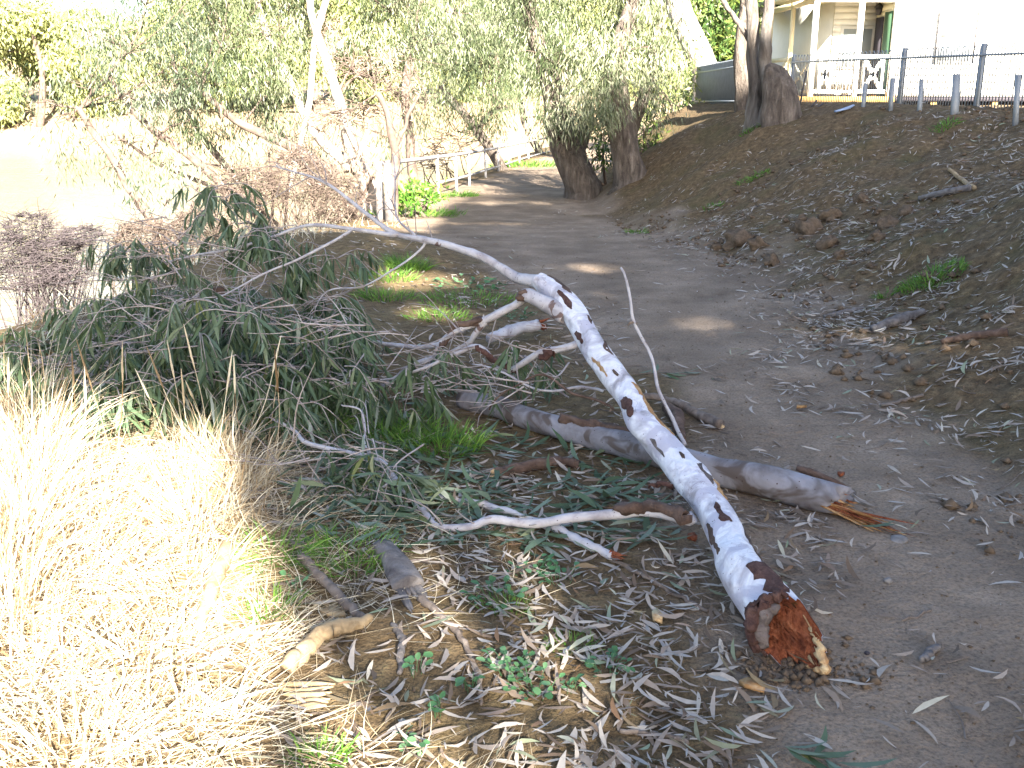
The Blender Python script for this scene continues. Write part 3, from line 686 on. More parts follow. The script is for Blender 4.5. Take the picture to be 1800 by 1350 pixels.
def bush(name, label, blobs, leaf, per, cat='bush', stems=True, **kw):
    c = np.mean([b[0] for b in blobs], 0)
    base = V3(c[0], c[1], hz(c[0], c[1]))
    root = empty(name, base, label, cat)
    if stems:
        mb = MB()
        for cc, rad in blobs:
            P = crom(np.vstack([base + rng.normal(size=3) * V3(0.1, 0.1, 0), (base + cc) / 2 + rng.normal(size=3) * 0.1, cc]), 7)
            mb.tube(P, np.linspace(0.035, 0.012, 7), 5, 0.1)
        link('stems', mb.build('stems', True), M['limbbrown'], root)
    link('foliage', crown_mesh('foliage', blobs, per, **kw), leaf, root)
    return root
bush('dark_evergreen', 'dense dark green evergreen between the white trunk and the twin gum', [blob(1275, 40, 55, 60, 31), blob(1265, 110, 55, 50, 31), blob(1290, -40, 80, 50, 32), blob(1225, 150, 40, 40, 32), blob(1300, 140, 30, 45, 31)], M['bushleaf'], 6, cat='tree', leafL=(0.22, 0.36), wid=(0.06, 0.11), clus=0.45, hang=0.2)
bush('yellow_green_bush', 'sunlit yellow green bush at the end of the fence', [blob(1185, 120, 40, 50, 24), blob(1165, 165, 34, 32, 23), blob(1195, 185, 26, 26, 23), blob(1150, 205, 20, 18, 22)], M['farleaf'], 10, leafL=(0.14, 0.24), wid=(0.04, 0.07), clus=0.28, hang=0.3)
bush('green_bush', 'bright green leafy bush at the near end of the railing', [blob(722, 335, 26, 22, 15.9), blob(738, 352, 22, 15, 15.7), blob(706, 352, 14, 14, 15.6), blob(755, 340, 20, 16, 16.3)], M['grass'], 60, leafL=(0.06, 0.12), wid=(0.03, 0.05), clus=0.09, hang=0.1, k_leaf=30)
bush('dark_shrub', 'dark green shrub between the two thick path trunks', [blob(1052, 270, 22, 40, 19.6), blob(1062, 225, 22, 30, 19.8)], M['bushleaf'], 14, leafL=(0.12, 0.22), wid=(0.03, 0.05), clus=0.25, hang=0.3)
bush('dark_shrub', 'dark green shrub growing beside the thick trunk nearer the fence', [blob(1130, 215, 24, 22, 20), blob(1140, 245, 18, 16, 20)], M['bushleaf'], 14, leafL=(0.12, 0.22), wid=(0.03, 0.05), clus=0.25, hang=0.3)

def twig_bush(name, label, blobs, n, mat, leaf=None, rr=(0.004, 0.0015), per=8):
    c = np.mean([b[0] for b in blobs], 0); base = V3(c[0], c[1], hz(c[0], c[1]))
    root = empty(name, base, label, 'bush')
    mb = MB()
    for cc, rad in blobs:
        for k in range(n):
            s = base + rng.normal(size=3) * V3(0.25, 0.2, 0.05) if k % 14 == 0 else cc + rdir(1)[0] * rad * 0.75
            e = cc + rdir(1)[0] * rad * (0.7 + 0.5 * rng.random()) if k % 14 == 0 else s + rng.normal(size=3) * rad * 0.42
            m = (s + e) / 2 + rng.normal(size=3) * 0.16 * rad
            Q = crom(np.vstack([s, m, e]), 6)
            mb.tube(Q, np.linspace(rr[0] * (2.2 if k % 14 == 0 else 1), rr[1], 6), 3, 0, cap=False)
    link('twigs', mb.build('twigs', True), mat, root)
    if leaf is not None: link('foliage', crown_mesh('foliage', blobs, per, leafL=(0.05, 0.1), wid=(0.008, 0.014), clus=0.14, hang=0.1, k_leaf=26), leaf, root)
    return root
twig_bush('dead_bush', 'dense grey purple dead bush at the water, left edge', [blob(50, 400, 44, 32, 11.5), blob(20, 440, 40, 28, 11.4), blob(95, 440, 52, 24, 11.5), blob(40, 485, 70, 30, 11.3), blob(140, 415, 40, 18, 11.6), blob(120, 480, 50, 26, 11.4)], 300, M['deadtwig'], None, (0.005, 0.002), 14)
for b_, lb in ((blob(430, 330, 70, 45, 14), 'bare brown scrub on the slope below the slanting tree'), (blob(520, 310, 65, 55, 14.6), 'twiggy brown scrub at the foot of the pale forked gum'), (blob(350, 400, 60, 40, 13), 'brown scrub behind the leafy tuft of the fallen limb'),
               (blob(590, 345, 55, 45, 14.5), 'pale brown scrub between the pale gum and the white post'), (blob(250, 420, 60, 40, 12.5), 'low brown scrub near the water beside the dead bush')):
    twig_bush('dry_bush', lb, [b_], 420, M['limbbrown'], M['dryleaf'], (0.006, 0.002), 12)
twig_bush('dry_bush', 'twiggy brown scrub behind the railing, near the leaning tree', [blob(800, 250, 60, 26, 30)], 120, M['limbbrown'], M['dryleaf'], (0.012, 0.004), 5)
twig_bush('dry_bush', 'small brown scrub behind the railing, by the straight tree', [blob(762, 282, 36, 18, 26)], 90, M['limbbrown'], M['dryleaf'], (0.012, 0.004), 5)

for tb, lb in LATE: bush('bank_shrub', lb, tb, M['dryleaf'] if 'pale' in lb else M['treeleafdark'], 12, leafL=(0.08, 0.16), wid=(0.014, 0.026), clus=0.2, k_leaf=30, hang=0.7)

# old stump beside the twin gum
sp0 = PD(1366, 200, 16.4)
st = empty('tree_stump', V3(sp0[0], sp0[1], hz(sp0[0], sp0[1])), 'massive grey brown rotten stump leaning beside the twin stemmed gum', 'stump')
P, r = px_pts([(1370, 228, 16.0, 62), (1370, 196, 16.0, 54), (1368, 165, 16.05, 50), (1362, 138, 16.1, 40), (1354, 121, 16.1, 24), (1350, 113, 16.1, 10)], 44)
link('stump_body', MB().tube(P, r, 28, 0.3).build('stump_body', True), M['trunkdark'], st)
P, r = px_pts([(1384, 205, 16.2, 16), (1388, 185, 16.2, 12), (1384, 150, 16.3, 8), (1372, 128, 16.3, 4)], 14)
link('bark_slab', MB().tube(P, r, 8, 0.2).build('bark_slab', True), M['limbbrown'], st)

# ------------------------------------------------------------------ house
HY = 27.0
HF = 1.42
def X(px, y, z=2.0): return PD(px, 150, y)[0] * 1.0
xc0, xc1 = X(1424, HY), X(1563, HY)
xr = xc1 + 6.5
eave = PD(1500, -1, HY)[2]
house = empty('weatherboard_house', (xc1, HY, 1.2), 'white weatherboard cottage with a verandah on top of the bank', 'house')
def hpart(name, mb, mat, parent=None):
    o = link(name, mb.build(name), mat, house)
    if parent is not None: o.parent = parent; o.location = (0, 0, 0)
    return o
bh = 0.165
for k in range(17):                                                    # front room boards
    z0 = HF + k * bh
    mb = MB(); c, s = math.cos(0.10), math.sin(0.10)
    mb.box(((xc1 + xr) / 2, HY - 0.012, z0 + bh / 2), (xr - xc1, 0.022, bh + 0.01), [[1, 0, 0], [0, c, -s], [0, s, c]])
    hpart('weatherboard', mb, M['white'])
core = hpart('wall', MB().box(((xc1 + xr) / 2, HY + 2.0, HF + 1.5), (xr - xc1 - 0.04, 3.9, 3.0)), M['white'])
hpart('corner_trim', MB().box((xc1 - 0.01, HY - 0.03, HF + 1.45), (0.11, 0.09, 2.9)), M['white'])
# left side of the front room: cream boards and a green shutter door
for k in range(17):
    z0 = HF + k * bh
    hpart('weatherboard', MB().box((xc1 - 0.03, HY + 0.70, z0 + bh / 2), (0.024, 1.25, bh - 0.008)), M['cream'])
hpart('shutter_door', MB().box((xc1 - 0.065, HY + 0.34, HF + 1.05), (0.04, 0.5, 2.1)), M['greenpaint'])
hpart('door', MB().box((xc1 - 0.065, HY + 0.98, HF + 1.0), (0.04, 0.5, 2.0)), M['dark'])
# verandah back wall
yb = HY + 1.4
for k in range(17):
    z0 = HF + k * bh
    hpart('weatherboard', MB().box(((xc0 + 0.9 + xc1) / 2, yb, z0 + bh / 2), (xc1 - xc0 - 0.9, 0.024, bh - 0.006)), M['white'])
hpart('back_wall', MB().box(((xc0 + 0.92 + xc1) / 2, yb + 0.08, HF + 1.4), (xc1 - xc0 - 0.94, 0.1, 2.8)), M['cream'])
hpart('side_wall', MB().box((xc0 + 0.97, yb + 3.7, HF + 1.4), (0.1, 7.0, 2.8)), M['white'])
hpart('side_floor', MB().box((xc0 + 0.4, HY + 5.3, HF - 0.08), (1.0, 7.6, 0.12)), M['timber'])
wn = hpart('window', MB().box((xc0 + 1.55, yb - 0.04, HF + 1.25), (0.9, 0.05, 1.1)), M['white'])
hpart('pane', MB().box((xc0 + 1.55, yb - 0.072, HF + 1.25), (0.76, 0.02, 0.96)), M['glass'], wn)
# floor, ceiling, beam, posts, roof
hpart('verandah_floor', MB().box(((xc0 + xc1) / 2 - 0.1, HY + 1.35, HF - 0.07), (xc1 - xc0 + 0.5, 2.9, 0.14)), M['timber'])
hpart('ceiling', MB().box(((xc0 + xr) / 2 - 0.2, HY + 1.3, eave + 0.12), (xr - xc0 + 0.7, 3.2, 0.04)), M['cream'])
for k in range(20):
    hpart('ceiling_board', MB().box(((xc0 + xc1) / 2 - 0.1, HY + 0.0 + k * 0.14, eave + 0.09), (xc1 - xc0 + 0.3, 0.128, 0.02)), M['cream'])
hpart('beam', MB().box(((xc0 + xc1) / 2, HY, eave + 0.02), (xc1 - xc0 + 0.1, 0.09, 0.16)), M['white'])
hpart('side_beam', MB().box((xc0, HY + 4.2, eave + 0.02), (0.09, 8.2, 0.16)), M['cream'])
for px in (1424, 1502):
    x = X(px, HY)
    hpart('post', MB().box((x, HY, (HF + eave) / 2), (0.125, 0.125, eave - HF + 0.2)), M['white'])
for k in range(3):
    hpart('post', MB().box((xc0, HY + 2.2 + k * 2.4, (HF + eave) / 2), (0.11, 0.11, eave - HF + 0.2)), M['cream'])
hpart('fascia', MB().box(((xc0 + xr) / 2 - 0.2, HY - 0.25, eave + 0.2), (xr - xc0 + 0.7, 0.03, 0.14)), M['white'])
hpart('gutter', MB().box((xc0 - 0.3, HY + 4.2, eave + 0.20), (0.13, 9.0, 0.13)), M['roof'])
hpart('downpipe', MB().tube(np.array([[xc0 - 0.14, HY + 6.9, 1.2], [xc0 - 0.14, HY + 6.9, 2.6], [xc0 - 0.14, HY + 6.9, eave + 0.2]]), 0.05, 8), M['dark'])
rv = V3(xc0 - 0.36, HY - 0.3, eave + 0.28)
rm_ = MB(); rx1, ry1 = xr + 0.3, HY + 8.7
rm_.add([[rv[0], rv[1], rv[2]], [rx1, rv[1], rv[2]], [rx1, ry1, rv[2]], [rv[0], ry1, rv[2]], [rv[0] + 2.6, HY + 2.6, rv[2] + 1.7], [rx1 - 2.6, HY + 2.6, rv[2] + 1.7], [rx1 - 2.6, ry1 - 2.9, rv[2] + 1.7], [rv[0] + 2.6, ry1 - 2.9, rv[2] + 1.7]],
        [[0, 1, 5, 4], [1, 2, 6, 5], [2, 3, 7, 6], [3, 0, 4, 7], [4, 5, 6, 7], [0, 3, 2, 1]])
hpart('roof', rm_, M['roof'])
# balustrade panels with crosses
def xpanel(a, b, z0, z1, mat):
    p = MB()
    a, b = np.asarray(a, float), np.asarray(b, float)
    up = V3(0, 0, 1)
    A0, A1, B0, B1 = a + up * z0, a + up * z1, b + up * z0, b + up * z1
    rails = hpart('balustrade', p.bar(A1, B1, 0.08, 0.11), mat)
    hpart('bottom_rail', MB().bar(A0, B0, 0.08, 0.10), mat, rails)
    d = (b - a) / np.linalg.norm(b - a)
    m0, m1 = a + d * 0.12, b - d * 0.12
    for u, v in ((m0 + up * (z0 + 0.04), m1 + up * (z1 - 0.04)), (m0 + up * (z1 - 0.04), m1 + up * (z0 + 0.04))):
        hpart('cross_bar', MB().bar(u, v, 0.05, 0.10), mat, rails)
    for u in (m0, m1): hpart('upright', MB().bar(u + up * z0, u + up * z1, 0.06, 0.09), mat, rails)
x2 = X(1502, HY)
xpanel((x2 + 0.08, HY, HF), (xc1 - 0.1, HY, HF), 0.12, 0.98, M['white'])
xm = X(1466, HY)
xpanel((xc0 + 0.08, HY, HF), (xm, HY, HF), 0.12, 0.98, M['white'])
pr_ = hpart('balustrade', MB().bar((xm + 0.03, HY, HF + 0.98), (x2 - 0.08, HY, HF + 0.98), 0.07, 0.07), M['white'])
hpart('bottom_rail', MB().bar((xm + 0.03, HY, HF + 0.12), (x2 - 0.08, HY, HF + 0.12), 0.06, 0.06), M['white'], pr_)
for k in range(5):
    xb_ = xm + 0.06 + (x2 - xm - 0.2) * k / 4
    hpart('baluster', MB().bar((xb_, HY, HF + 0.15), (xb_, HY, HF + 0.95), 0.03, 0.03), M['white'], pr_)
for k in range(3): xpanel((xc0, HY + 0.1 + k * 2.3, HF), (xc0, HY + 2.1 + k * 2.3, HF), 0.12, 0.98, M['cream'])
# front window, lantern, sub-floor
wz0, wz1 = PD(1660, 108, HY)[2], PD(1660, 26, HY)[2]
w0, w1 = X(1640, HY), X(1697, HY)
fr = hpart('window', MB().box(((w0 + w1) / 2, HY - 0.045, (wz0 + wz1) / 2), (w1 - w0 + 0.12, 0.05, wz1 - wz0 + 0.12)), M['white'])
for s in (0, 1):
    hpart('pane', MB().box(((w0 + w1) / 2, HY - 0.08, wz0 + (wz1 - wz0) * (0.25 + 0.5 * s)), (w1 - w0 - 0.06, 0.02, (wz1 - wz0) / 2 - 0.06)), M['glass'], fr)
hpart('window_edge', MB().box((w0 - 0.07, HY - 0.085, (wz0 + wz1) / 2), (0.02, 0.04, wz1 - wz0 + 0.1)), M['rust'], fr)
hpart('window_edge', MB().box((w1 + 0.07, HY - 0.085, (wz0 + wz1) / 2), (0.02, 0.04, wz1 - wz0 + 0.1)), M['rust'], fr)
lx, lz = X(1532, HY + 1.0), PD(1532, 18, HY + 1.0)[2]
ln = MB()
ln.tube(np.array([[lx, HY + 1, lz + 0.45], [lx, HY + 1, lz + 0.16]]), 0.012, 6)
ln.tube(np.array([[lx, HY + 1, lz + 0.18], [lx, HY + 1, lz + 0.10], [lx, HY + 1, lz + 0.06]]), np.array([0.02, 0.11, 0.13]), 6)
ln.tube(np.array([[lx, HY + 1, lz + 0.055], [lx, HY + 1, lz - 0.12]]), np.array([0.095, 0.055]), 6)
hpart('lantern', ln, M['rust'])
for k in range(6):
    hpart('stump_post', MB().box((xc0 + 0.1 + k * 1.6, HY + 0.15, 1.15), (0.14, 0.14, 0.62)), M['timber'])
hpart('subfloor_shade', MB().box(((xc0 + xr) / 2, HY + 0.9, 1.15), (xr - xc0, 0.06, 0.6)), M['dark'])  # dark sheet painted in for the shaded void under the floor
hpart('bearer', MB().box(((xc0 + xr) / 2, HY + 0.06, HF - 0.06), (xr - xc0, 0.08, 0.12)), M['dark'])

# ------------------------------------------------------------------ steel fence along the crest
def loop_mesh(h, w, r=0.009):
    pts = [[-w / 2, 0, 0], [-w / 2, 0, h - w / 2]]
    for a in np.linspace(math.pi, 0, 7)[1:-1]: pts.append([w / 2 * math.cos(a), 0, h - w / 2 + w / 2 * math.sin(a)])
    pts += [[w / 2, 0, h - w / 2], [w / 2, 0, 0]]
    return MB().tube(np.array(pts), r, 5).build('pale', True)
def steel_fence(name, label, A, B, za, zb, ht, post_t, spacing=0.115, pr=0.011, lw=0.058):
    A, B = np.asarray(A, float), np.asarray(B, float)
    d = B - A; Ln = np.linalg.norm(d); d /= Ln; ang = math.atan2(d[1], d[0])
    root = empty(name, (A[0], A[1], za), label, 'fence')
    lm = loop_mesh(ht, lw, pr); lm.materials.append(M['galv'])
    n = int(Ln / spacing)
    for k in range(n):
        t = (k + 0.5) / n; p = A + d * Ln * t; z = za + (zb - za) * t
        o = link('pale', lm, None, root, (p[0] - A[0], p[1] - A[1], z - za)); o.rotation_euler = (0, 0, ang)
    for f in (0.10, ht - 0.13):
        a3, b3 = V3(*A, za + f), V3(*B, zb + f)
        link('rail', MB().bar(a3, b3, 0.035, 0.03).build('rail'), M['galv'], root)
    for t in post_t:
        p = A + d * Ln * t; z = za + (zb - za) * t
        link('post', MB().box((p[0] - 0.03 * d[1], p[1] - 0.05, z + ht / 2 - 0.2), (0.065, 0.065, ht + 0.45)).build('post'), M['galv'], root)
    return root
fa, fb = PD(1385, 192, 21.5), PD(1706, 216, 14.6)
fcx = fb + (fb - fa) * 0.30
zf_a, zf_b, zf_c = PD(1385, 192, 21.5)[2], PD(1706, 214, 14.6)[2], PD(1706, 214, 14.6)[2] - 0.05
steel_fence('steel_fence', 'grey loop topped steel fence in front of the cottage', fa[:2], fcx[:2], zf_a, zf_c, 1.06, [0.0, 0.52, 0.77], 0.15, 0.0095, 0.075)
ga, gb = PD(1222, 190, 24), PD(1318, 190, 18.5)
steel_fence('steel_fence', 'grey steel fence panel between the white trunk and the twin gum', ga[:2], gb[:2], PD(1222, 186, 24)[2], PD(1318, 188, 18.5)[2], 0.86, [0.0, 0.4, 1.0], 0.085, 0.016)
SHORT = [(1519, 146, 196, 15.3, 'short grey steel post in front of the crossed verandah panel'), (1568, 137, 198, 14.8, 'short grey steel post beside the tall post at the verandah corner'), (1618, 139, 214, 14.0, 'short grey steel post left of the cottage window'),
         (1680, 130, 226, 13.0, 'short wide grey steel post below the cottage window'), (1788, 131, 232, 12.2, 'short grey steel post nearest the edge of the picture')]
for px, y0, y1, yy, lb in SHORT:
    a, b = PD(px - 3, y1 + 6, yy), PD(px + 2, y0, yy)
    o = link('steel_post', MB().bar(a - V3(0, 0, 0.15), b, 0.05 if px != 1680 else 0.085, 0.045, up=(0, 1, 0)).build('steel_post'), M['galv'])
    tag(o, lb, 'post', 'short steel posts along the crest')
for (a, b, lb) in (((1404, 192, 16.8), (1418, 125, 16.8), 'thin dark steel rod leaning against the fence'), ((1422, 193, 16.5), (1436, 176, 16.5), 'short dark stake standing at the foot of the fence'), ((1430, 194, 16.2), (1448, 181, 16.2), 'dark stake lying propped at the foot of the fence')):
    A, B = PD(*a), PD(*b)
    A = A - (B - A) * 0.1
    tag(link('steel_rod', MB().tube(np.vstack([A, (A + B) / 2, B]), 0.014, 6).build('steel_rod'), M['rust']), lb, 'rod')
c = PD(1480, 196, 15.2)
tp = MB(); 
for k in range(3): tp.bar(c + V3(-0.10 + 0.05 * k, 0.02 * k, 0.0 + 0.012 * k), c + V3(0.12 + 0.03 * k, 0.04, 0.05 + 0.02 * k), 0.07, 0.02)
tag(link('plastic_scrap', tp.build('plastic_scrap'), M['bluetarp']), 'pale blue scrap of plastic lying on the crest by the fence', 'scrap')

# ------------------------------------------------------------------ railing along the path
RP = [(668, 288, 386, 15.6), (768, 276, 330, 19.5), (800, 272, 338, 20.6), (823, 269, 326, 22.2), (852, 264, 318, 24.5), (875, 260, 308, 26.5), (894, 256, 304, 28.5), (912, 252, 298, 30.5), (928, 249, 292, 32.5), (973, 240, 280, 37)]
tops = np.array([PD(a, b, y) for a, b, c, y in RP])
railing = empty('path_railing', (tops[0][0], tops[0][1], hz(tops[0][0], tops[0][1])), 'grey two rail pipe railing along the river side of the path', 'railing')
for t_ in tops:
    g = hz(t_[0], t_[1])
    link('post', MB().bar((t_[0] + 0.03, t_[1], g - 0.2), t_, 0.055, 0.055, up=(0, 1, 0)).build('post'), M['rail'], railing)
C = crom(tops, 50)
link('rail', MB().tube(C, 0.033, 8).build('rail', True), M['rail'], railing)
low = tops.copy(); low[:, 2] -= 0.48
link('rail', MB().tube(crom(low[1:], 40), 0.026, 8).build('rail', True), M['rail'], railing)
for (px, y0, y1, yy, w, lb) in ((668, 283, 388, 14.6, 0.085, 'weathered white timber post at the start of the railing'), (684, 286, 352, 14.9, 0.11, 'leaning pale timber post beside the brown crooked trunk')):
    a, b = PD(px, y1, yy), PD(px - 3, y0, yy); a[2] = min(a[2], hz(a[0], a[1]) - 0.15)
    tag(link('timber_post', MB().bar(a, b, w, w * 0.8, up=(0, 1, 0)).build('timber_post'), M['deadwood']), lb, 'post')

# ------------------------------------------------------------------ the fallen limb
def stub_points(rows, n, amp=0.0): return px_pts(rows, n, noise_amp=amp)
TR = [(1384, 1116, 2.62, 118), (1352, 1070, 2.75, 100), (1308, 1010, 2.93, 84), (1280, 945, 3.20, 70), (1251, 893, 3.40, 62), (1209, 840, 3.63, 58), (1175, 795, 3.83, 53), (1130, 745, 4.05, 50), (1108, 700, 4.27, 45), (1078, 660, 4.47, 46),
      (1045, 615, 4.70, 45), (1022, 578, 4.88, 43), (1000, 540, 5.05, 43), (968, 510, 5.20, 36), (946, 492, 5.27, 28)]
TP, TRad = px_pts(TR, 130)
TRad = TRad * 1.06
limb = empty('fallen_gum_limb', (TP[0][0], TP[0][1], hz(TP[0][0], TP[0][1])), 'long white gum limb lying across the path with a torn orange end', 'fallen limb')
SEG = 56
tv, tq, _ = tube_geo(TP, TRad, SEG, 0.11, cap=False, rs=3.3)
tv = tv.reshape(-1, SEG, 3)
Tt, Tu, Tv = frames(TP)
ang = np.linspace(0, 2 * math.pi, SEG, endpoint=False)
# knots and swellings
for (k, a0, amp, sk, sa) in ((26, 0.6, 0.016, 4, 0.5), (46, 2.4, 0.02, 5, 0.45), (58, 5.0, 0.018, 5, 0.5), (80, 3.6, 0.012, 5, 0.6), (96, 1.2, 0.014, 6, 0.6), (110, 4.4, 0.016, 5, 0.6)):
    kk = np.arange(len(TP))[:, None]; da = np.angle(np.exp(1j * (ang[None] - a0)))
    g_ = amp * 0.75 * np.exp(-((kk - k) / sk) ** 2 - (da / sa) ** 2)
    tv += g_[..., None] * (np.cos(ang)[None, :, None] * Tu[:, None] + np.sin(ang)[None, :, None] * Tv[:, None])
# ragged front edge of the bark
jag = 0.03 * fbm(np.cos(ang) * 2.2 + 5, np.sin(ang) * 2.2 + 5, 4) + 0.012 * rng.normal(size=SEG)
axis_d = norm(TP[0] - TP[6])
side_r = np.cos(ang)[:, None] * Tu[0] + np.sin(ang)[:, None] * Tv[0]
lip = np.clip(side_r @ norm(V3(0.75, 0.1, -0.55)), 0, 1) ** 2 * 0.11 - np.clip(side_r @ norm(V3(-0.6, 0, 0.8)), 0, 1) * 0.06
for k in range(4):
    tv[k] += axis_d * ((jag + lip) * (1 - k / 4.0))[:, None]
rim = tv[0].copy()
link('bark', mesh('bark', tv.reshape(-1, 3), [tq], None, True), M['gum'], limb)
# the torn end: concentric rings that sink inwards
NR = 12
cen = rim.mean(0)
rings = []
for j in range(NR):
    f = 1 - j / (NR - 1)
    dep = 0.075 * (1 - f ** 2) + 0.022 * (fbm(np.cos(ang) * (1 + 3 * f) + j, np.sin(ang) * (1 + 3 * f), 3)) * (0.3 + (1 - f)) + 0.010 * rng.normal(size=SEG) * (j > 0)
    if j == 0: dep = 0 * dep + 0.002
    rings.append(cen + (rim - cen) * (f * 0.985) - axis_d * dep[:, None])
rv_ = np.array(rings).reshape(-1, 3)
i0 = np.arange(NR - 1)[:, None] * SEG; jj = np.arange(SEG)[None]; j2 = (jj + 1) % SEG
rq = np.stack([i0 + jj, i0 + SEG + jj, i0 + SEG + j2, i0 + j2], -1).reshape(-1, 4)
be = link('broken_end', mesh('broken_end', rv_, [rq]), M['wood'], limb)
# splinters standing in the tear
def splinter_mesh(name):
    w = 0.5
    v = [[-w, -w * 0.6, 0], [w, -w * 0.5, 0], [w * 0.8, w * 0.6, 0], [-w * 0.9, w * 0.5, 0], [-w * 0.6, -w * 0.4, 0.6], [w * 0.7, -w * 0.3, 0.7], [w * 0.5, w * 0.4, 0.65], [-w * 0.5, w * 0.3, 0.55], [0.1, 0.0, 1.0]]
    v = np.array(v) + rng.normal(size=(9, 3)) * V3(0.08, 0.08, 0.02)
    return mesh(name, v, [np.array([[0, 1, 5, 4], [1, 2, 6, 5], [2, 3, 7, 6], [3, 0, 4, 7]]), np.array([[4, 5, 8], [5, 6, 8], [6, 7, 8], [7, 4, 8]])])
SPM = {}
for mt in ('wood', 'sap', 'rot', 'tan'):
    SPM[mt] = []
    for k in range(3):
        me = splinter_mesh('splinter'); me.materials.append(M[mt]); SPM[mt].append(me)
def put(name, me, parent, pos, dirv, scale, roll=0.0):
    o = bpy.data.objects.new(name, me); COL.objects.link(o)
    q = Vector(dirv).to_track_quat('Z', 'Y')
    mtx = Matrix.Translation(Vector(pos) - (Vector(parent.location) if parent is not None else Vector())) @ q.to_matrix().to_4x4() @ Matrix.Rotation(roll, 4, 'Z') @ Matrix.Diagonal((*scale, 1))
    if parent is not None: o.parent = parent
    o.matrix_local = mtx if parent is not None else mtx
    if parent is None: o.matrix_world = mtx
    return o
for k in range(95):
    a = rng.random() * 2 * math.pi; f = math.sqrt(rng.random()) * 0.9
    ir = int(a / (2 * math.pi) * SEG) % SEG
    p = cen + (rim[ir] - cen) * f - axis_d * (0.075 * (1 - f * f) + 0.03)
    upl = float(norm(rim[ir] - cen) @ norm(V3(-0.8, 0, 0.6))) * f
    mt = 'rot' if upl > 0.12 else ('sap' if f > 0.8 and rng.random() < 0.6 else 'wood')  # darker splinters at the upper left make the hollow by colour
    L = rng.uniform(0.035, 0.085) * (0.7 if mt == 'rot' else 1.0)
    put('splinter', SPM[mt][k % 3], limb, p, axis_d + rng.normal(size=3) * 0.22, (rng.uniform(0.007, 0.02), rng.uniform(0.004, 0.009), L), rng.random() * 6)
# dark lumpy callus round the upper left rim, pale lip at the lower right
def rim_roll(name, a0, a1, rad, mat, out=0.0, back=0.0, rough=0.45):
    aa = np.linspace(a0, a1, 46)
    idx = (aa / (2 * math.pi) * SEG) % SEG
    i_ = np.floor(idx).astype(int); fr_ = (idx - i_)[:, None]
    p = rim[i_] * (1 - fr_) + rim[(i_ + 1) % SEG] * fr_
    p = p + norm(p - cen) * out - axis_d * back
    rr = rad * (0.45 + 0.55 * np.sin(np.linspace(0, math.pi, 46))) * (1 + 0.3 * vnoise(np.arange(46) * 0.6, np.zeros(46)))
    v, q, t = tube_geo(p, rr, 12, rough)
    return link(name, MB().add(v, q, t).build(name, True), mat, limb)
angs = np.array([math.atan2(float(Tv[0] @ d_), float(Tu[0] @ d_)) for d_ in (norm(V3(-0.9, 0, 0.35)),)])
aUL = float(angs[0])
aTop = math.atan2(float(Tv[0] @ V3(0.05, 0, 1)), float(Tu[0] @ V3(0.05, 0, 1)))
dlt = np.angle(np.exp(1j * (aTop - aUL)))
rim_roll('callus', aUL - dlt * 1.0, aUL + dlt * 1.05, 0.020, M['scab'], 0.004, 0.008, 0.6)
rim_roll('callus', aUL - dlt * 0.8, aUL + dlt * 0.7, 0.030, M['callus'], -0.022, 0.012, 0.35)
aLR = math.atan2(float(Tv[0] @ V3(0.9, 0, -0.4)), float(Tu[0] @ V3(0.9, 0, -0.4)))
rim_roll('torn_lip', aLR - 0.55, aLR + 0.5, 0.014, M['sap'], -0.010, 0.004, 0.4)
rim_roll('torn_lip', aLR - 0.2, aLR + 1.0, 0.012, M['tan'], -0.002, 0.012, 0.4)
# raised flakes of old bark on the limb
def surf(k, a):
    """point and normal on the limb, ring k, angle measured from straight up, + towards the right of the picture"""
    upv = V3(0, 0, 1) - Tt[k] * Tt[k][2]; upv = norm(upv); rt = norm(np.cross(Tt[k], upv)); 
    if rt[0] < 0: rt = -rt
    n_ = math.cos(a) * upv + math.sin(a) * rt
    return TP[k], n_, rt, upv
def flake(k0, k1, a0, a1, mat, lift=0.004, name='bark_flake', edge=0.75):
    na, nk = 9, max(5, int(k1 - k0) + 1)
    ks = np.linspace(k0, k1, nk); v = []
    for i, kf in enumerate(ks):
        k = int(np.clip(round(kf), 0, len(TP) - 1))
        wv_ = math.sin(math.pi * (i + 0.35) / (nk - 0.3)) ** 0.5
        am, ah = (a0 + a1) / 2 + 0.12 * vnoise(kf * 0.5 + 3, k0), (a1 - a0) / 2 * wv_ * (1 + edge * vnoise(kf * 0.9, a0 * 7 + k0))
        for j in range(na):
            s = j / (na - 1) * 2 - 1
            a = am + ah * s
            c_, n_, rt, upv = surf(k, a)
            ii_ = int(round((math.atan2(float(Tv[k] @ n_), float(Tu[k] @ n_)) % (2 * math.pi)) / (2 * math.pi) * SEG)) % SEG
            rr = np.linalg.norm(tv[k, ii_] - TP[k])
            e = min(1, (1 - abs(s)) * 4) * min(1, i * 1.0) * min(1, (nk - 1 - i) * 1.0)
            v.append(TP[k] + n_ * (rr - 0.004 + (lift + 0.004 + 0.004 * vnoise(kf * 2.3, j * 1.7)) * e))
    q = [[i * na + j, i * na + j + 1, (i + 1) * na + j + 1, (i + 1) * na + j] for i in range(nk - 1) for j in range(na - 1)]
    return link(name, mesh(name, np.array(v), [np.array(q)], None, True), mat, limb)
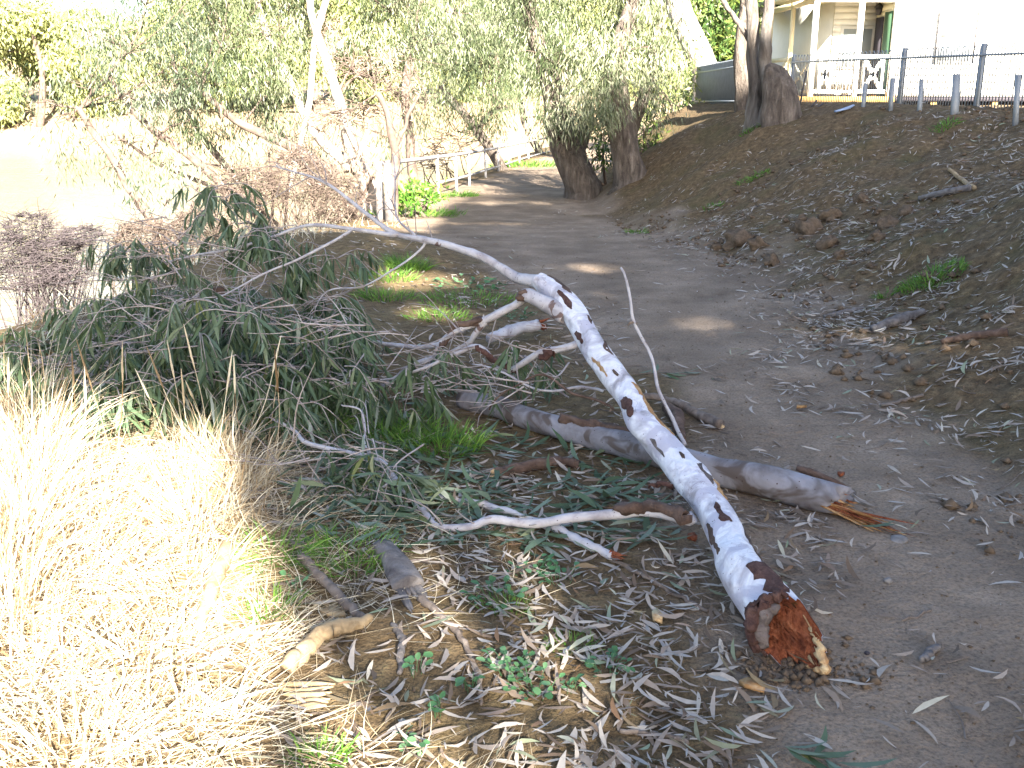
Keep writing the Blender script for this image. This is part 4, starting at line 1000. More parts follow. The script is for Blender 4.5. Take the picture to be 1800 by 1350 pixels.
for args in ((26, 34, -0.55, 0.2, M['scab'], 0.004), (4, 13, -0.35, 0.65, M['scab'], 0.006), (14, 26, 0.7, 1.15, M['brownbark'], 0.003), (9, 14, 0.3, 0.62, M['callus'], 0.002),
             (58, 76, 0.5, 1.25, M['tan'], 0.004), (74, 80, 0.15, 0.95, M['tan'], 0.003), (36, 42, 0.65, 1.5, M['tan'], 0.006), (67, 75, -1.25, -0.45, M['scab'], 0.010), (90, 97, 0.1, 0.5, M['brownbark'], 0.003),
             (117, 128, 0.05, 0.65, M['brownbark'], 0.004), (111, 120, -0.75, -0.3, M['scab'], 0.003), (39, 47, 0.3, 0.6, M['callus'], 0.002), (48, 52, -0.25, 0.05, M['brownbark'], 0.003), (99, 105, -1.35, -0.75, M['scab'], 0.006),
             (82, 86, -0.5, -0.25, M['brownbark'], 0.002), (104, 109, 0.3, 0.5, M['brownbark'], 0.003), (18, 30, -1.4, -1.0, M['brownbark'], 0.003), (52, 60, -1.2, -0.9, M['callus'], 0.002), (84, 94, -1.3, -1.0, M['tan'], 0.002)):
    flake(*args)

def branch(name, rows, mat, parent, n=None, amp=0.016, seg=10, rough=0.12, k=0.64):
    P_, r_ = px_pts(rows, n or len(rows) * 6, noise_amp=amp); r_ = r_ * k
    return link(name, MB().tube(P_, r_, seg if r_.max() > 0.012 else 6, rough).build(name, True), mat, parent), P_, r_
def gy_row(px, py, w, lift=0.5):
    """a row for a stick lying on the ground"""
    p = G(px, py); s = p[1] / F
    return (px, py, p[1] - 0.0, w)
BR = {}
def addb(key, rows, mat='gumbranch', **k):
    o, P_, r_ = branch('branch', rows, M[mat], limb, **k); BR[key] = (P_, r_); return o
addb('top', [(952, 496, 5.26, 44), (925, 492, 5.32, 34), (900, 485, 5.4, 28), (850, 455, 5.5, 24), (790, 436, 5.62, 20), (745, 424, 5.72, 18), (690, 410, 5.85, 15), (640, 372, 6.0, 11), (608, 345, 6.1, 9), (560, 312, 6.25, 7), (485, 290, 6.45, 4)])
addb('topleft', [(700, 412, 5.83, 13), (650, 405, 5.9, 12), (610, 400, 5.97, 11), (545, 395, 6.1, 9), (480, 416, 6.2, 8), (400, 440, 6.3, 7), (330, 455, 6.4, 5), (260, 470, 6.5, 3)])
addb('topdown', [(620, 403, 5.95, 9), (560, 436, 5.9, 8), (480, 475, 5.85, 7), (420, 505, 5.8, 5), (360, 540, 5.8, 3)])
addb('topup', [(742, 424, 5.73, 7), (705, 388, 5.85, 6), (694, 360, 5.95, 6), (694, 310, 6.05, 5), (690, 270, 6.1, 3)])
addb('topfall', [(748, 425, 5.72, 8), (735, 440, 5.72, 7), (700, 468, 5.7, 6), (640, 502, 5.75, 5), (570, 520, 5.8, 4), (540, 580, 5.8, 3)])
addb('fork', [(1000, 560, 4.98, 56), (965, 540, 5.05, 46), (928, 522, 5.12, 38), (915, 530, 5.15, 24), (885, 545, 5.18, 23), (850, 558, 5.2, 22), (805, 578, 5.25, 19), (775, 604, 5.3, 15), (768, 618, 5.3, 10)], n=60)
addb('fork2', [(852, 560, 5.2, 20), (832, 585, 5.22, 18), (822, 600, 5.25, 16), (790, 620, 5.3, 15), (720, 652, 5.4, 15), (660, 686, 5.5, 12), (600, 705, 5.5, 9)])
addb('forkback', [(790, 596, 5.27, 14), (745, 608, 5.4, 13), (690, 606, 5.6, 12), (640, 602, 5.8, 10), (560, 610, 5.9, 7), (480, 600, 6.0, 4)])
addb('mid', [(1022, 600, 4.8, 24), (985, 616, 4.82, 21), (955, 624, 4.85, 20), (925, 642, 4.9, 18), (895, 652, 4.95, 17), (868, 632, 5.0, 17), (838, 606, 5.02, 16), (800, 618, 5.0, 12), (740, 645, 5.0, 9), (680, 665, 5.1, 6), (610, 660, 5.2, 3)])
addb('midgrey', [(1060, 688, 4.62, 8), (1000, 684, 4.7, 8), (940, 680, 4.8, 7), (880, 650, 4.9, 6), (830, 640, 5.0, 4)])
addb('under', [(1080, 720, 4.4, 8), (1010, 690, 4.5, 8), (955, 655, 4.6, 7), (900, 680, 4.7, 6), (860, 720, 4.7, 5)], mat='brownbark')
addb('low', [(1218, 908, 3.32, 30), (1180, 900, 3.38, 29), (1130, 893, 3.44, 27), (1080, 902, 3.46, 25), (1000, 910, 3.48, 22), (930, 922, 3.46, 21), (870, 916, 3.5, 20), (830, 930, 3.46, 18), (775, 930, 3.5, 17), (748, 900, 3.62, 14), (700, 848, 3.85, 13), (670, 812, 4.0, 12), (600, 797, 4.1, 11), (540, 782, 4.2, 10), (520, 762, 4.3, 8), (480, 738, 4.4, 5)], n=90, k=0.85)
addb('lowtwig', [(690, 845, 3.86, 8), (640, 870, 3.8, 8), (560, 862, 3.85, 7), (520, 850, 3.9, 6), (470, 845, 3.95, 4)])
addb('lowtwig2', [(660, 815, 4.0, 6), (640, 760, 4.2, 6), (632, 720, 4.3, 6), (600, 712, 4.35, 4)])
addb('farlow', [(560, 700, 5.0, 12), (480, 668, 5.2, 13), (420, 655, 5.4, 14), (330, 662, 5.3, 13), (270, 690, 5.2, 12)])
addb('farleft', [(300, 690, 5.2, 13), (240, 660, 5.2, 13), (200, 655, 5.2, 12), (150, 665, 5.2, 9), (110, 690, 5.2, 6)])
addb('farleft2', [(280, 690, 5.1, 11), (230, 680, 5.0, 9), (205, 688, 5.0, 8), (188, 702, 5.0, 5)])
addb('stubby', [(1180, 852, 3.62, 16), (1165, 852, 3.62, 14), (1140, 858, 3.64, 7)], mat='scab')
# bark stripped to brown where branches leave
o, _, _ = branch('bark_sleeve', [(1208, 906, 3.30, 33), (1165, 898, 3.385, 33), (1120, 894, 3.43, 31), (1085, 900, 3.445, 27)], M['brownbark'], limb, n=34, rough=0.4, k=0.74)
o, _, _ = branch('bark_sleeve', [(905, 652, 4.93, 21), (880, 642, 4.97, 21), (858, 624, 5.0, 21), (838, 607, 5.01, 19)], M['scab'], limb, n=20, rough=0.42, k=0.545)
o, _, _ = branch('bark_sleeve', [(845, 560, 5.19, 25), (815, 572, 5.22, 24), (790, 588, 5.26, 20), (772, 606, 5.28, 16)], M['brownbark'], limb, n=20, rough=0.42, k=0.545)
o, _, _ = branch('bark_sleeve', [(972, 622, 4.82, 23), (960, 623, 4.83, 24), (950, 625, 4.85, 22)], M['scab'], limb, n=10, rough=0.42, k=0.545)
o, _, _ = branch('broken_stub', [(930, 520, 5.11, 26), (918, 519, 5.11, 24), (910, 519, 5.11, 18)], M['brownbark'], limb, n=8, rough=0.3)

# ------------------------------------------------------------------ leaves on the fallen limb
def spray(anchor_pts, n_sprays, reach, leaves_per, hang=0.7, ground_clear=0.01, L=(0.10, 0.17), twig_mb=None, out=None):
    pos, d, rr = out
    for k in range(n_sprays):
        a = anchor_pts[rng.integers(len(anchor_pts))]
        az = rng.random() * 2 * math.pi
        ln_ = rng.uniform(0.35, 1.0) * reach
        e = a + V3(math.cos(az) * ln_, math.sin(az) * ln_ * 0.8, -rng.uniform(0.1, 0.7) * ln_)
        g = hz(e[0], e[1]) + ground_clear + 0.03
        e[2] = max(e[2], g)
        m = (a + e) / 2 + V3(0, 0, 0.22 * ln_)
        Q = crom(np.vstack([a, m, e]), 8)
        if twig_mb is not None: twig_mb.tube(Q, np.linspace(0.0035, 0.0015, 8), 4, 0, cap=False)
        m_ = int(leaves_per * rng.uniform(0.6, 1.4))
        t = rng.uniform(0.25, 1.0, m_) * 7
        i_ = np.minimum(t.astype(int), 6); p = Q[i_] + (Q[i_ + 1] - Q[i_]) * (t - i_)[:, None]
        dd = norm(rdir(m_) * 0.72 + norm(Q[-1] - Q[0]) * 0.4 + V3(0, 0, -hang * 1.25))
        pos.append(p); d.append(dd); rr.append(np.full(m_, rng.random()))
LP, LD, LRr = [], [], []
twm = MB()
for key, cnt in (('top', 16), ('topleft', 20), ('topdown', 16), ('topup', 8), ('topfall', 10), ('fork', 6), ('fork2', 10), ('forkback', 10), ('mid', 12), ('midgrey', 6), ('low', 14), ('lowtwig', 8), ('farlow', 6), ('farleft', 6)):
    Pb, rb_ = BR[key]
    for k in range(cnt):
        i_ = rng.integers(len(Pb) // 3, len(Pb) - 1); a = Pb[i_]; L_ = rng.uniform(0.10, 0.38)
        fw = norm(Pb[min(i_ + 2, len(Pb) - 1)] - Pb[i_ - 1])
        e = a + norm(fw * 0.8 + rdir(1)[0] * 0.8 + V3(0, 0, 0.05)) * L_; e[2] = max(e[2], hz(e[0], e[1]) + 0.01)
        m = (a + e) / 2 + rng.normal(size=3) * 0.09 * L_
        f_ = crom(np.vstack([a, m, e]), 8)
        twm.tube(f_, np.linspace(min(0.0042, rb_[i_] * 0.7), 0.0012, 8), 4, 0, cap=False)
        if k % 2: 
            e2 = f_[5] + norm(fw * 0.6 + rdir(1)[0]) * L_ * 0.4
            e2[2] = max(e2[2], hz(e2[0], e2[1]) + 0.01); twm.tube(crom(np.vstack([f_[5], (f_[5] + e2) / 2, e2]), 4), np.linspace(0.002, 0.001, 4), 3, 0, cap=False)
def anchors(boxes):
    A = []
    for (px0, px1, py0, py1, y0, y1, n) in boxes:
        for k in range(n):
            p = PD(rng.uniform(px0, px1), rng.uniform(py0, py1), rng.uniform(y0, y1)); g = hz(p[0], p[1]) + 0.05
            if p[2] < g: p = G(rng.uniform(px0, px1), rng.uniform(py0, py1)) + V3(0, 0, 0.08)
            A.append(p)
    return np.array(A)
out = (LP, LD, LRr)
spray(anchors([(20, 250, 600, 700, 4.9, 6.8, 100), (180, 450, 520, 690, 4.7, 7.0, 150), (420, 610, 540, 690, 4.6, 6.4, 70), (120, 540, 640, 715, 4.4, 5.2, 80)]), 640, 0.42, 18, 0.9, twig_mb=twm, out=out)      # the dense mass
spray(anchors([(330, 420, 310, 350, 6.2, 6.6, 10), (350, 470, 330, 430, 6.1, 6.7, 16)]), 24, 0.3, 18, 0.9, twig_mb=twm, out=out)                   # tuft at the top
spray(anchors([(130, 330, 430, 560, 5.8, 7.0, 34), (330, 600, 400, 500, 5.8, 6.6, 36)]), 96, 0.34, 15, 1.1, twig_mb=twm, out=out)
spray(anchors([(540, 640, 500, 620, 5.6, 6.2, 14)]), 26, 0.32, 15, 1.0, twig_mb=twm, out=out)
spray(anchors([(700, 980, 600, 690, 4.7, 5.4, 30), (580, 760, 660, 740, 4.4, 5.0, 40)]), 56, 0.26, 13, 1.0, twig_mb=twm, out=out)              # under the forks
spray(np.concatenate([BR['low'][0][45:], BR['lowtwig'][0]]), 16, 0.28, 12, 0.35, twig_mb=twm, out=out)                                          # foreground branch
spray(anchors([(600, 700, 790, 860, 3.7, 4.0, 12)]), 12, 0.3, 15, 0.3, twig_mb=twm, out=out)
pos, d, rr = np.concatenate(LP), np.concatenate(LD), np.concatenate(LRr)
for (px0, px1, py0, py1, y0, y1, cnt, ll_) in ((600, 1000, 570, 720, 4.5, 5.3, 46, 0.5), (250, 620, 480, 680, 4.6, 6.0, 40, 0.6), (150, 500, 380, 520, 5.8, 6.8, 34, 0.6), (480, 780, 740, 880, 3.7, 4.3, 26, 0.4)):
    for k in range(cnt):
        a = PD(rng.uniform(px0, px1), rng.uniform(py0, py1), rng.uniform(y0, y1)); g = hz(a[0], a[1])
        a[2] = max(a[2], g + 0.02); L_ = rng.uniform(0.4, 1.0) * ll_
        e = a + norm(V3(-0.8 + 0.5 * rng.normal(), 0.5 * rng.normal(), 0.22 * rng.normal() + 0.05)) * L_; e[2] = max(e[2], hz(e[0], e[1]) + 0.015)
        f_ = crom(np.vstack([a, (a + e) / 2 + rng.normal(size=3) * 0.07 * L_, e]), 9)
        f_[:, 2] = np.maximum(f_[:, 2], height(f_[:, 0], f_[:, 1], False) + 0.012)
        twm.tube(f_, np.linspace(rng.uniform(0.003, 0.0055), 0.0013, 9), 5, 0.1, cap=False)
        e2 = f_[4] + norm(e - a + rdir(1)[0] * L_ * 0.8) * L_ * 0.45; e2[2] = max(e2[2], hz(e2[0], e2[1]) + 0.012)
        twm.tube(crom(np.vstack([f_[4], (f_[4] + e2) / 2 + rng.normal(size=3) * 0.02, e2]), 6), np.linspace(0.0026, 0.001, 6), 4, 0, cap=False)
# leaves shed on the ground below
def ground_scatter(n, px0, px1, py0, py1):
    q = np.array([PZ(rng.uniform(px0, px1), rng.uniform(py0, py1), 0.0) for _ in range(n)])
    return q
sh = np.concatenate([ground_scatter(260, 560, 1180, 880, 970), ground_scatter(240, 480, 900, 800, 930), ground_scatter(120, 820, 1150, 760, 880), ground_scatter(160, 560, 760, 700, 830)])
sh[:, 2] = height(sh[:, 0], sh[:, 1]) + 0.012 + 0.02 * rng.random(len(sh))
sd_ = norm(np.stack([rng.normal(size=len(sh)), rng.normal(size=len(sh)) * 0.8, rng.normal(size=len(sh)) * 0.12], -1))
pos = np.vstack([pos, sh]); d = np.vstack([d, sd_]); rr = np.concatenate([rr, rng.random(len(sh))])
nlf = len(pos)
gz_ = height(pos[:, 0], pos[:, 1], False)
Ls = rng.uniform(0.095, 0.175, nlf)
tipz = pos[:, 2] + d[:, 2] * Ls
over = np.maximum(0, gz_ + 0.012 - tipz); d[:, 2] += over / Ls; d = norm(d)
pos[:, 2] = np.maximum(pos[:, 2], gz_ + 0.01)
sides = rdir(nlf); sides[-len(sh):] = norm(np.cross(d[-len(sh):], V3(0, 0, 1)) + rng.normal(size=(len(sh), 3)) * 0.25)
wd = Ls * rng.uniform(0.085, 0.15, nlf); wd[-len(sh):] *= 1.25
cu = rng.normal(size=nlf) * 0.2
rn = np.clip(rr * 0.5 + rng.random(nlf) * 0.5, 0, 0.999)
near_i = np.argsort(pos[:, 1] + (pos[:, 2] < gz_ + 0.03) * 0.2)[:300]
keep = np.ones(nlf, bool); keep[near_i] = False
LM = []
for k in range(10):
    v, f, _ = leaf_arrays(np.zeros((1, 3)), V3(0, 0, 1)[None], V3(1, 0, 0)[None], [1.0], [0.999], [(-0.22, -0.1, 0.0, 0.08, 0.16, 0.25, -0.16, 0.3, 0.04, -0.04)[k]], True)
    LM.append((v, f))
def leaf_lib(mat):
    out_ = []
    for v, f in LM:
        me = mesh('leaf', v, f, np.zeros(len(v))); me.materials.append(mat); out_.append(me)
    return out_
GL = leaf_lib(M['green'])
def put_leaf(name, me, parent, p, dd, side, L_, W_):
    dd = norm(dd); side = norm(side - dd * float(side @ dd)); nn = np.cross(dd, side)
    o = bpy.data.objects.new(name, me); COL.objects.link(o)
    m = Matrix(((side[0] * W_, -nn[0] * L_, dd[0] * L_, p[0]), (side[1] * W_, -nn[1] * L_, dd[1] * L_, p[1]), (side[2] * W_, -nn[2] * L_, dd[2] * L_, p[2]), (0, 0, 0, 1)))
    if parent is not None:
        o.parent = parent; m = Matrix.Translation(-Vector(parent.location)) @ m
        o.matrix_local = m
    else: o.matrix_world = m
    return o
for i in near_i: put_leaf('leaf', GL[int(i) % 10], limb, pos[i], d[i], sides[i], Ls[i], wd[i])
fo = link('foliage', leaf_mesh('foliage', pos[keep], d[keep], sides[keep], Ls[keep], wd[keep], cu[keep], True, rn[keep]), M['green'], limb)
fo['kind'] = 'stuff'
link('twigs', twm.build('twigs', True), M['twiggrey'], limb)

# ------------------------------------------------------------------ the second log and the other loose wood
LG = [(812, 702, 0.05, 32), (870, 716, 0.055, 37), (950, 742, 0.058, 41), (1060, 772, 0.062, 46), (1150, 798, 0.066, 50), (1260, 828, 0.068, 54), (1330, 842, 0.07, 60), (1400, 858, 0.068, 60), (1450, 872, 0.066, 56), (1478, 880, 0.064, 50)]
A = []
for px, py, z, w in LG:
    p = PZ(px, py, z); p[2] = z + hz(p[0], p[1]) * 0.8; A.append([*p, w / F * p[1] / 2 * 1.04])
Cg = crom(np.array(A), 70); GP, GR_ = Cg[:, :3], Cg[:, 3]
log = empty('broken_log', (GP[-1][0], GP[-1][1], hz(GP[-1][0], GP[-1][1])), 'grey mottled log lying across the path with a splintered orange point', 'log')
lv, lq, lt = tube_geo(GP, GR_, 36, 0.10, True)
lvv = lv[:-2].reshape(-1, 36, 3)
la = norm(GP[-1] - GP[-8]); aa = np.linspace(0, 2 * math.pi, 36, endpoint=False)
jg = 0.05 * fbm(np.cos(aa) * 2, np.sin(aa) * 2 + 9, 3)
for k in range(3): lvv[-1 - k] += la * (jg * (1 - k / 3))[:, None]
link('bark', mesh('bark', np.vstack([lvv.reshape(-1, 3), lv[-2:]]), [lq, lt], None, True), M['greylog'], log)
for k in range(60):
    a = rng.random() * 2 * math.pi; f = math.sqrt(rng.random()) * 0.92
    T_, U_, V_ = frames(GP[-5:])
    rv2 = math.cos(a) * U_[-1] + math.sin(a) * V_[-1]
    p = GP[-3] + rv2 * GR_[-1] * f - la * 0.03
    lowf = -rv2[2] * f * 0.8 + (rv2 @ norm(V3(0.3, -0.9, 0))) * f * 0.4
    L_ = (0.06 + 0.08 * rng.random()) + max(0, lowf) * 0.95 * (0.4 + 0.6 * rng.random())
    dirv = la + V3(0, 0, -0.10) + rng.normal(size=3) * 0.06
    put('splinter', SPM['wood' if rng.random() < 0.6 else 'tan'][k % 3], log, p, dirv, (rng.uniform(0.009, 0.022), rng.uniform(0.005, 0.011), L_), rng.random() * 6)
P_, r_ = px_pts([(985, 738, 4.56, 30), (1050, 752, 4.46, 34), (1100, 760, 4.38, 30), (1160, 775, 4.28, 22)], 32); r_ = r_ * 0.62; P_[:, 2] += 0.006
link('bark_strip', MB().tube(P_, r_, 14, 0.5).build('bark_strip', True), M['brownbark'], log)
P_, r_ = px_pts([(1400, 822, 3.93, 12), (1430, 832, 3.9, 14), (1465, 846, 3.86, 13), (1490, 858, 3.83, 6)], 12)
link('bark_strip', MB().tube(P_, r_, 8, 0.3).build('bark_strip', True), M['brownbark'], log)

def stick(name, label, rows, mat, cat='stick', lift=1.0, group=None, amp=0.006, end=None, rough=0.14, seg=10, cap_mat=None):
    """rows (px, py, width_px) on the ground"""
    A_ = []
    for row in rows:
        px, py, w = row[:3]; w *= 0.85
        p = G(px, py); rad = w / F * p[1] / 2
        p[2] = hz(p[0], p[1]) + rad * lift + (row[3] if len(row) > 3 else 0)
        A_.append([*p, rad])
    n = max(10, len(rows) * 7); C_ = crom(np.array(A_), n)
    C_[1:-1, :3] += amp * np.stack([vnoise(np.arange(n - 2) * 0.7 + j * 9, np.full(n - 2, rows[0][0] * 0.13)) for j in range(3)], -1)
    base = C_[0][:3]
    root = empty(name, (base[0], base[1], hz(base[0], base[1])), label, cat, group)
    link('stem', MB().tube(C_[:, :3], np.maximum(C_[:, 3], 0.0015), seg, rough).build('stem', True), mat, root)
    if end is not None:                       # a fresh break at the last point
        dd = norm(C_[-1][:3] - C_[-4][:3]); mt, cnt, ln_ = end
        for k in range(cnt):
            put('splinter', SPM[mt][k % 3], root, C_[-1][:3] + rng.normal(size=3) * C_[-1][3] * 0.35 - dd * 0.015, dd + rng.normal(size=3) * 0.15, (C_[-1][3] * 0.9, C_[-1][3] * 0.6, ln_ * rng.uniform(0.6, 1.2)), rng.random() * 6)
    return root, C_
stick('broken_branch', 'short thick brown branch piece with a pale broken end, lying below the log', [(1018, 826, 20), (990, 820, 24), (940, 828, 27), (900, 838, 27), (872, 842, 26)], M['brownbark'], 'branch', end=('sap', 9, 0.05))
stick('broken_branch', 'white branch with a fresh orange broken end beside the butt of the limb', [(700, 868, 14), (780, 884, 14), (860, 898, 17), (930, 922, 19), (975, 938, 21), (1020, 960, 22), (1060, 980, 22), (1078, 987, 21)], M['gumbranch'], 'branch', end=('wood', 9, 0.06))
stick('thin_stick', 'long thin grey stick pointing at the butt of the white limb', [(1060, 978, 6), (1100, 1002, 10), (1150, 1030, 10), (1200, 1056, 9), (1244, 1080, 8)], M['stick'], end=('sap', 3, 0.012))
stick('curved_stick', 'thick curved stick, half in sun, lying in the straw', [(655, 1112, 22, 0.03), (620, 1128, 34, 0.03), (570, 1140, 40, 0.02), (530, 1168, 42, 0.01), (505, 1192, 40)], M['strawstick'], lift=0.9)
stick('crooked_stick', 'crooked brown stick slanting down to the curved stick', [(532, 990, 22, 0.01), (548, 1010, 22, 0.01), (575, 1040, 24, 0.01), (610, 1080, 24, 0.02), (645, 1112, 20, 0.02)], M['stick'], lift=0.9)
stick('pale_log', 'sunlit bleached stick buried in the dry grass', [(402, 978, 26, 0.03), (398, 1010, 34, 0.05), (380, 1060, 36, 0.05), (352, 1135, 22, 0.04)], M['strawstick'], lift=0.9)
stick('thin_root', 'thin grey root curving down through the dead leaves', [(738, 1062, 20), (770, 1088, 18), (810, 1130, 15), (832, 1170, 13), (845, 1215, 10), (846, 1242, 7)], M['stick'], 'root')
stick('short_stick', 'short grey stick with lumpy bark lying below the weathered chunk', [(690, 1105, 10), (706, 1128, 18), (706, 1160, 18), (702, 1190, 12)], M['deadwood'])
stick('thin_stick', 'slender brown stick lying in the litter along the bottom edge', [(1090, 1292, 12), (1140, 1300, 15), (1200, 1312, 14), (1206, 1318, 9)], M['stick'])
stick('small_stick', 'short dark stub of wood alone on the bare path', [(1622, 1168, 18), (1634, 1156, 20), (1650, 1146, 14)], M['deadwood'])
stick('pale_stick', 'white broken branch with an orange end behind the forks of the limb', [(860, 618, 22, 0.05), (905, 606, 26, 0.06), (945, 598, 24, 0.07)], M['gumbranch'], 'branch', end=('wood', 9, 0.09))
stick('stub_branch', 'grey branch end sticking out on the path side of the limb', [(1120, 708, 14, 0.02), (1170, 716, 16, 0.02), (1205, 728, 19, 0.01), (1240, 745, 22), (1266, 757, 24)], M['stick'], 'branch', end=('sap', 4, 0.012))
stick('bark_curl', 'curled brown bark strip on the ground beside the white limb', [(1172, 728, 26), (1188, 745, 34), (1192, 765, 26), (1200, 780, 16)], M['brownbark'], 'bark')
stick('bank_stick', 'grey stick lying up the slope near the corner of the bank', [(1615, 354, 10), (1660, 345, 14), (1705, 338, 14)], M['deadwood'])
stick('bank_stick', 'pale bent stick above the grey stick on the bank', [(1668, 302, 8), (1690, 320, 9), (1712, 335, 10)], M['strawstick'])
stick('bank_log', 'dark short log at the leafy foot of the bank below the grass tuft', [(1532, 586, 18), (1560, 578, 22), (1590, 568, 22), (1622, 554, 14)], M['deadwood'], 'log')
stick('bank_log', 'dark branch half buried in leaves at the right edge', [(1655, 606, 12), (1710, 600, 18), (1770, 594, 18)], M['brownbark'], 'log')
stick('bank_stick', 'thin straight stick lying at the edge of the path below the bank', [(1450, 560, 8), (1480, 553, 9), (1518, 546, 8)], M['deadwood'])
stick('bank_stick', 'thin brown stick lying in the leaves at the foot of the bank', [(1548, 716, 7), (1590, 708, 8), (1622, 700, 7)], M['stick'])
stick('twig', 'small thin twig lying on the bare path right of the butt', [(1585, 1094, 5), (1610, 1088, 6), (1636, 1077, 5)], M['stick'])
# leaning bare stick behind the limb
P_, r_ = px_pts([(1204, 782, 4.22, 12), (1188, 738, 4.36, 11), (1165, 688, 4.45, 10), (1140, 625, 4.55, 9), (1122, 575, 4.6, 9), (1114, 540, 4.62, 8), (1102, 505, 4.65, 8), (1091, 470, 4.68, 6)], 50, noise_amp=0.02); r_ = r_ * 0.66
ls = empty('leaning_stick', (P_[0][0], P_[0][1], hz(P_[0][0], P_[0][1])), 'long bare stick standing up at a slant behind the white limb', 'stick')
link('stem', MB().tube(P_, r_, 8, 0.15).build('stem', True), M['gumbranch'], ls)
Q_, q_ = px_pts([(1120, 570, 4.6, 6), (1110, 566, 4.6, 5), (1103, 572, 4.6, 4)], 8)
link('side_twig', MB().tube(Q_, q_, 6, 0).build('side_twig', True), M['stick'], ls)
# weathered grey chunk, split at its lower end
cp = G(705, 1060)
ch = empty('weathered_chunk', cp, 'weathered grey wood chunk with a split end among the dead leaves', 'wood chunk')
rows = [(672, 968, 46), (690, 990, 56), (706, 1020, 66), (718, 1045, 64)]
A_ = []
for px, py, w in rows:
    p = G(px, py); rad = w / F * p[1] / 2; p[2] = hz(p[0], p[1]) + rad * 0.35; A_.append([*p, rad])
C_ = crom(np.array(A_), 20); v, q, t = tube_geo(C_[:, :3], C_[:, 3], 22, 0.14)
zc = np.repeat(C_[:, 2], 22); v[:-2, 2] = zc + (v[:-2, 2] - zc) * 0.62
link('wood_body', MB().add(v, q, t).build('wood_body', True), M['deadwood'], ch)
dd = norm(C_[-1][:3] - C_[-5][:3])
rt_ = norm(np.cross(dd, V3(0, 0, 1)))
dwm = splinter_mesh('prong'); dwm.materials.append(M['deadwood'])
for k, (s, L_) in enumerate(((-0.8, 0.02), (-0.5, 0.13), (-0.15, 0.03), (0.2, 0.05), (0.55, 0.10), (0.85, 0.07), (-0.68, 0.15), (0.7, 0.05))):
    put('prong', dwm, ch, C_[-1][:3] - dd * 0.03 - rt_ * s * C_[-1][3] * 0.85 + V3(0, 0, -0.004), dd, (0.022, 0.026, L_ + 0.05), 0.3)
# post-like stump in the fallen foliage
a, b = G(392, 600), PD(382, 500, 6.3)
ps = px_pts([(392, 640, 6.3, 22), (392, 560, 6.3, 22), (384, 505, 6.3, 20)], 12)
Pp, rp_ = drop_root(*ps)
tag(link('broken_stump', MB().tube(Pp, rp_, 12, 0.2).build('broken_stump', True), M['brownbark']), 'broken brown stump standing inside the fallen green foliage', 'stump')

# ------------------------------------------------------------------ stones, chips, clods
def lump(name, c, rad, mat, flat=0.7, label=None, cat=None, group=None, sub=2, am=0.28):
    import bmesh
    bm = bmesh.new(); bmesh.ops.create_icosphere(bm, subdivisions=sub, radius=1.0)
    o_ = rng.random() * 50
    for v in bm.verts:
        k = 1 + am * float(fbm(v.co.x * 1.6 + o_, v.co.y * 1.6 + v.co.z * 1.3 + o_, 3))
        v.co = Vector((v.co.x * k * rad, v.co.y * k * rad, v.co.z * k * rad * flat))
    me = bpy.data.meshes.new(name); bm.to_mesh(me); bm.free()
    for p in me.polygons: p.use_smooth = True
    o = link(name, me, mat); o.location = c
    o.rotation_euler = (rng.normal() * 0.2, rng.normal() * 0.2, rng.random() * 6)
    return tag(o, label, cat, group)
def on(px, py, up): p = G(px, py); return (p[0], p[1], hz(p[0], p[1]) + up)
CL = [(1292, 432, 36, 'largest rounded brown clod at the foot of the bank'), (1332, 436, 22, 'clod just right of the largest clod at the foot of the bank'), (1356, 466, 22, 'mossy clod standing alone at the edge of the path'), (1420, 408, 26, 'reddish clod uphill from the largest clod'),
      (1462, 386, 22, 'clod higher on the bank above the reddish clod'), (1452, 434, 24, 'dark clod below the reddish clod'), (1512, 354, 18, 'pale round clod in the middle of the slope'), (1560, 400, 24, 'left clod of the mossy cluster on the bank'), (1590, 380, 22, 'upper clod of the mossy cluster on the bank'),
      (1540, 420, 20, 'lower clod of the mossy cluster on the bank'), (1408, 390, 16, 'small clod touching the reddish clod'), (1472, 452, 16, 'small mossy clod in the leaves below the slope'), (1260, 440, 14, 'small clod left of the largest clod')]
for px, py, w, lb in CL:
    p = G(px, py); rd = w / F * p[1] * 0.72
    lump('earth_clod', (p[0], p[1], p[2] + rd * 0.25), rd, M['clod'], 0.85, lb, 'clod', 'clods of earth on the bank', 3, 0.55)
lump('stone', on(1580, 952, 0.002), 0.034, M['stone'], 0.3, 'flat pale stone at the tip of the splintered log', 'stone')
lump('stone', on(1560, 1028, 0.006), 0.014, M['stone'], 0.8, 'small pale pebble in the middle of the bare path', 'stone')
lump('stone', on(1523, 1155, 0.004), 0.008, M['dark'], 0.8, 'tiny black pebble right of the torn butt', 'stone')
def chip(px, py, L_, W_, mat, lb, az):
    p = on(px, py, 0.012)
    m = MB(); v = np.array([[-L_ / 2, -W_ / 2, 0], [-L_ * 0.1, -W_ * 0.6, 0.004], [L_ / 2, -W_ * 0.1, 0.002], [L_ * 0.25, W_ * 0.5, 0.0], [-L_ * 0.35, W_ * 0.45, 0.003]])
    vv = np.vstack([v + V3(0, 0, 0.008), v - V3(0, 0, 0.006)])
    c_, s_ = math.cos(az), math.sin(az); vv = vv @ np.array([[c_, -s_, 0], [s_, c_, 0], [0, 0, 1]]).T
    m.add(vv, [[k, k + 5, (k + 1) % 5 + 5, (k + 1) % 5] for k in range(5)], [[0, 1, 2], [0, 2, 3], [0, 3, 4], [5, 7, 6], [5, 8, 7], [5, 9, 8]])
    o = link('wood_chip', m.build('wood_chip'), mat); o.location = p
    tag(o, lb, 'wood chip')
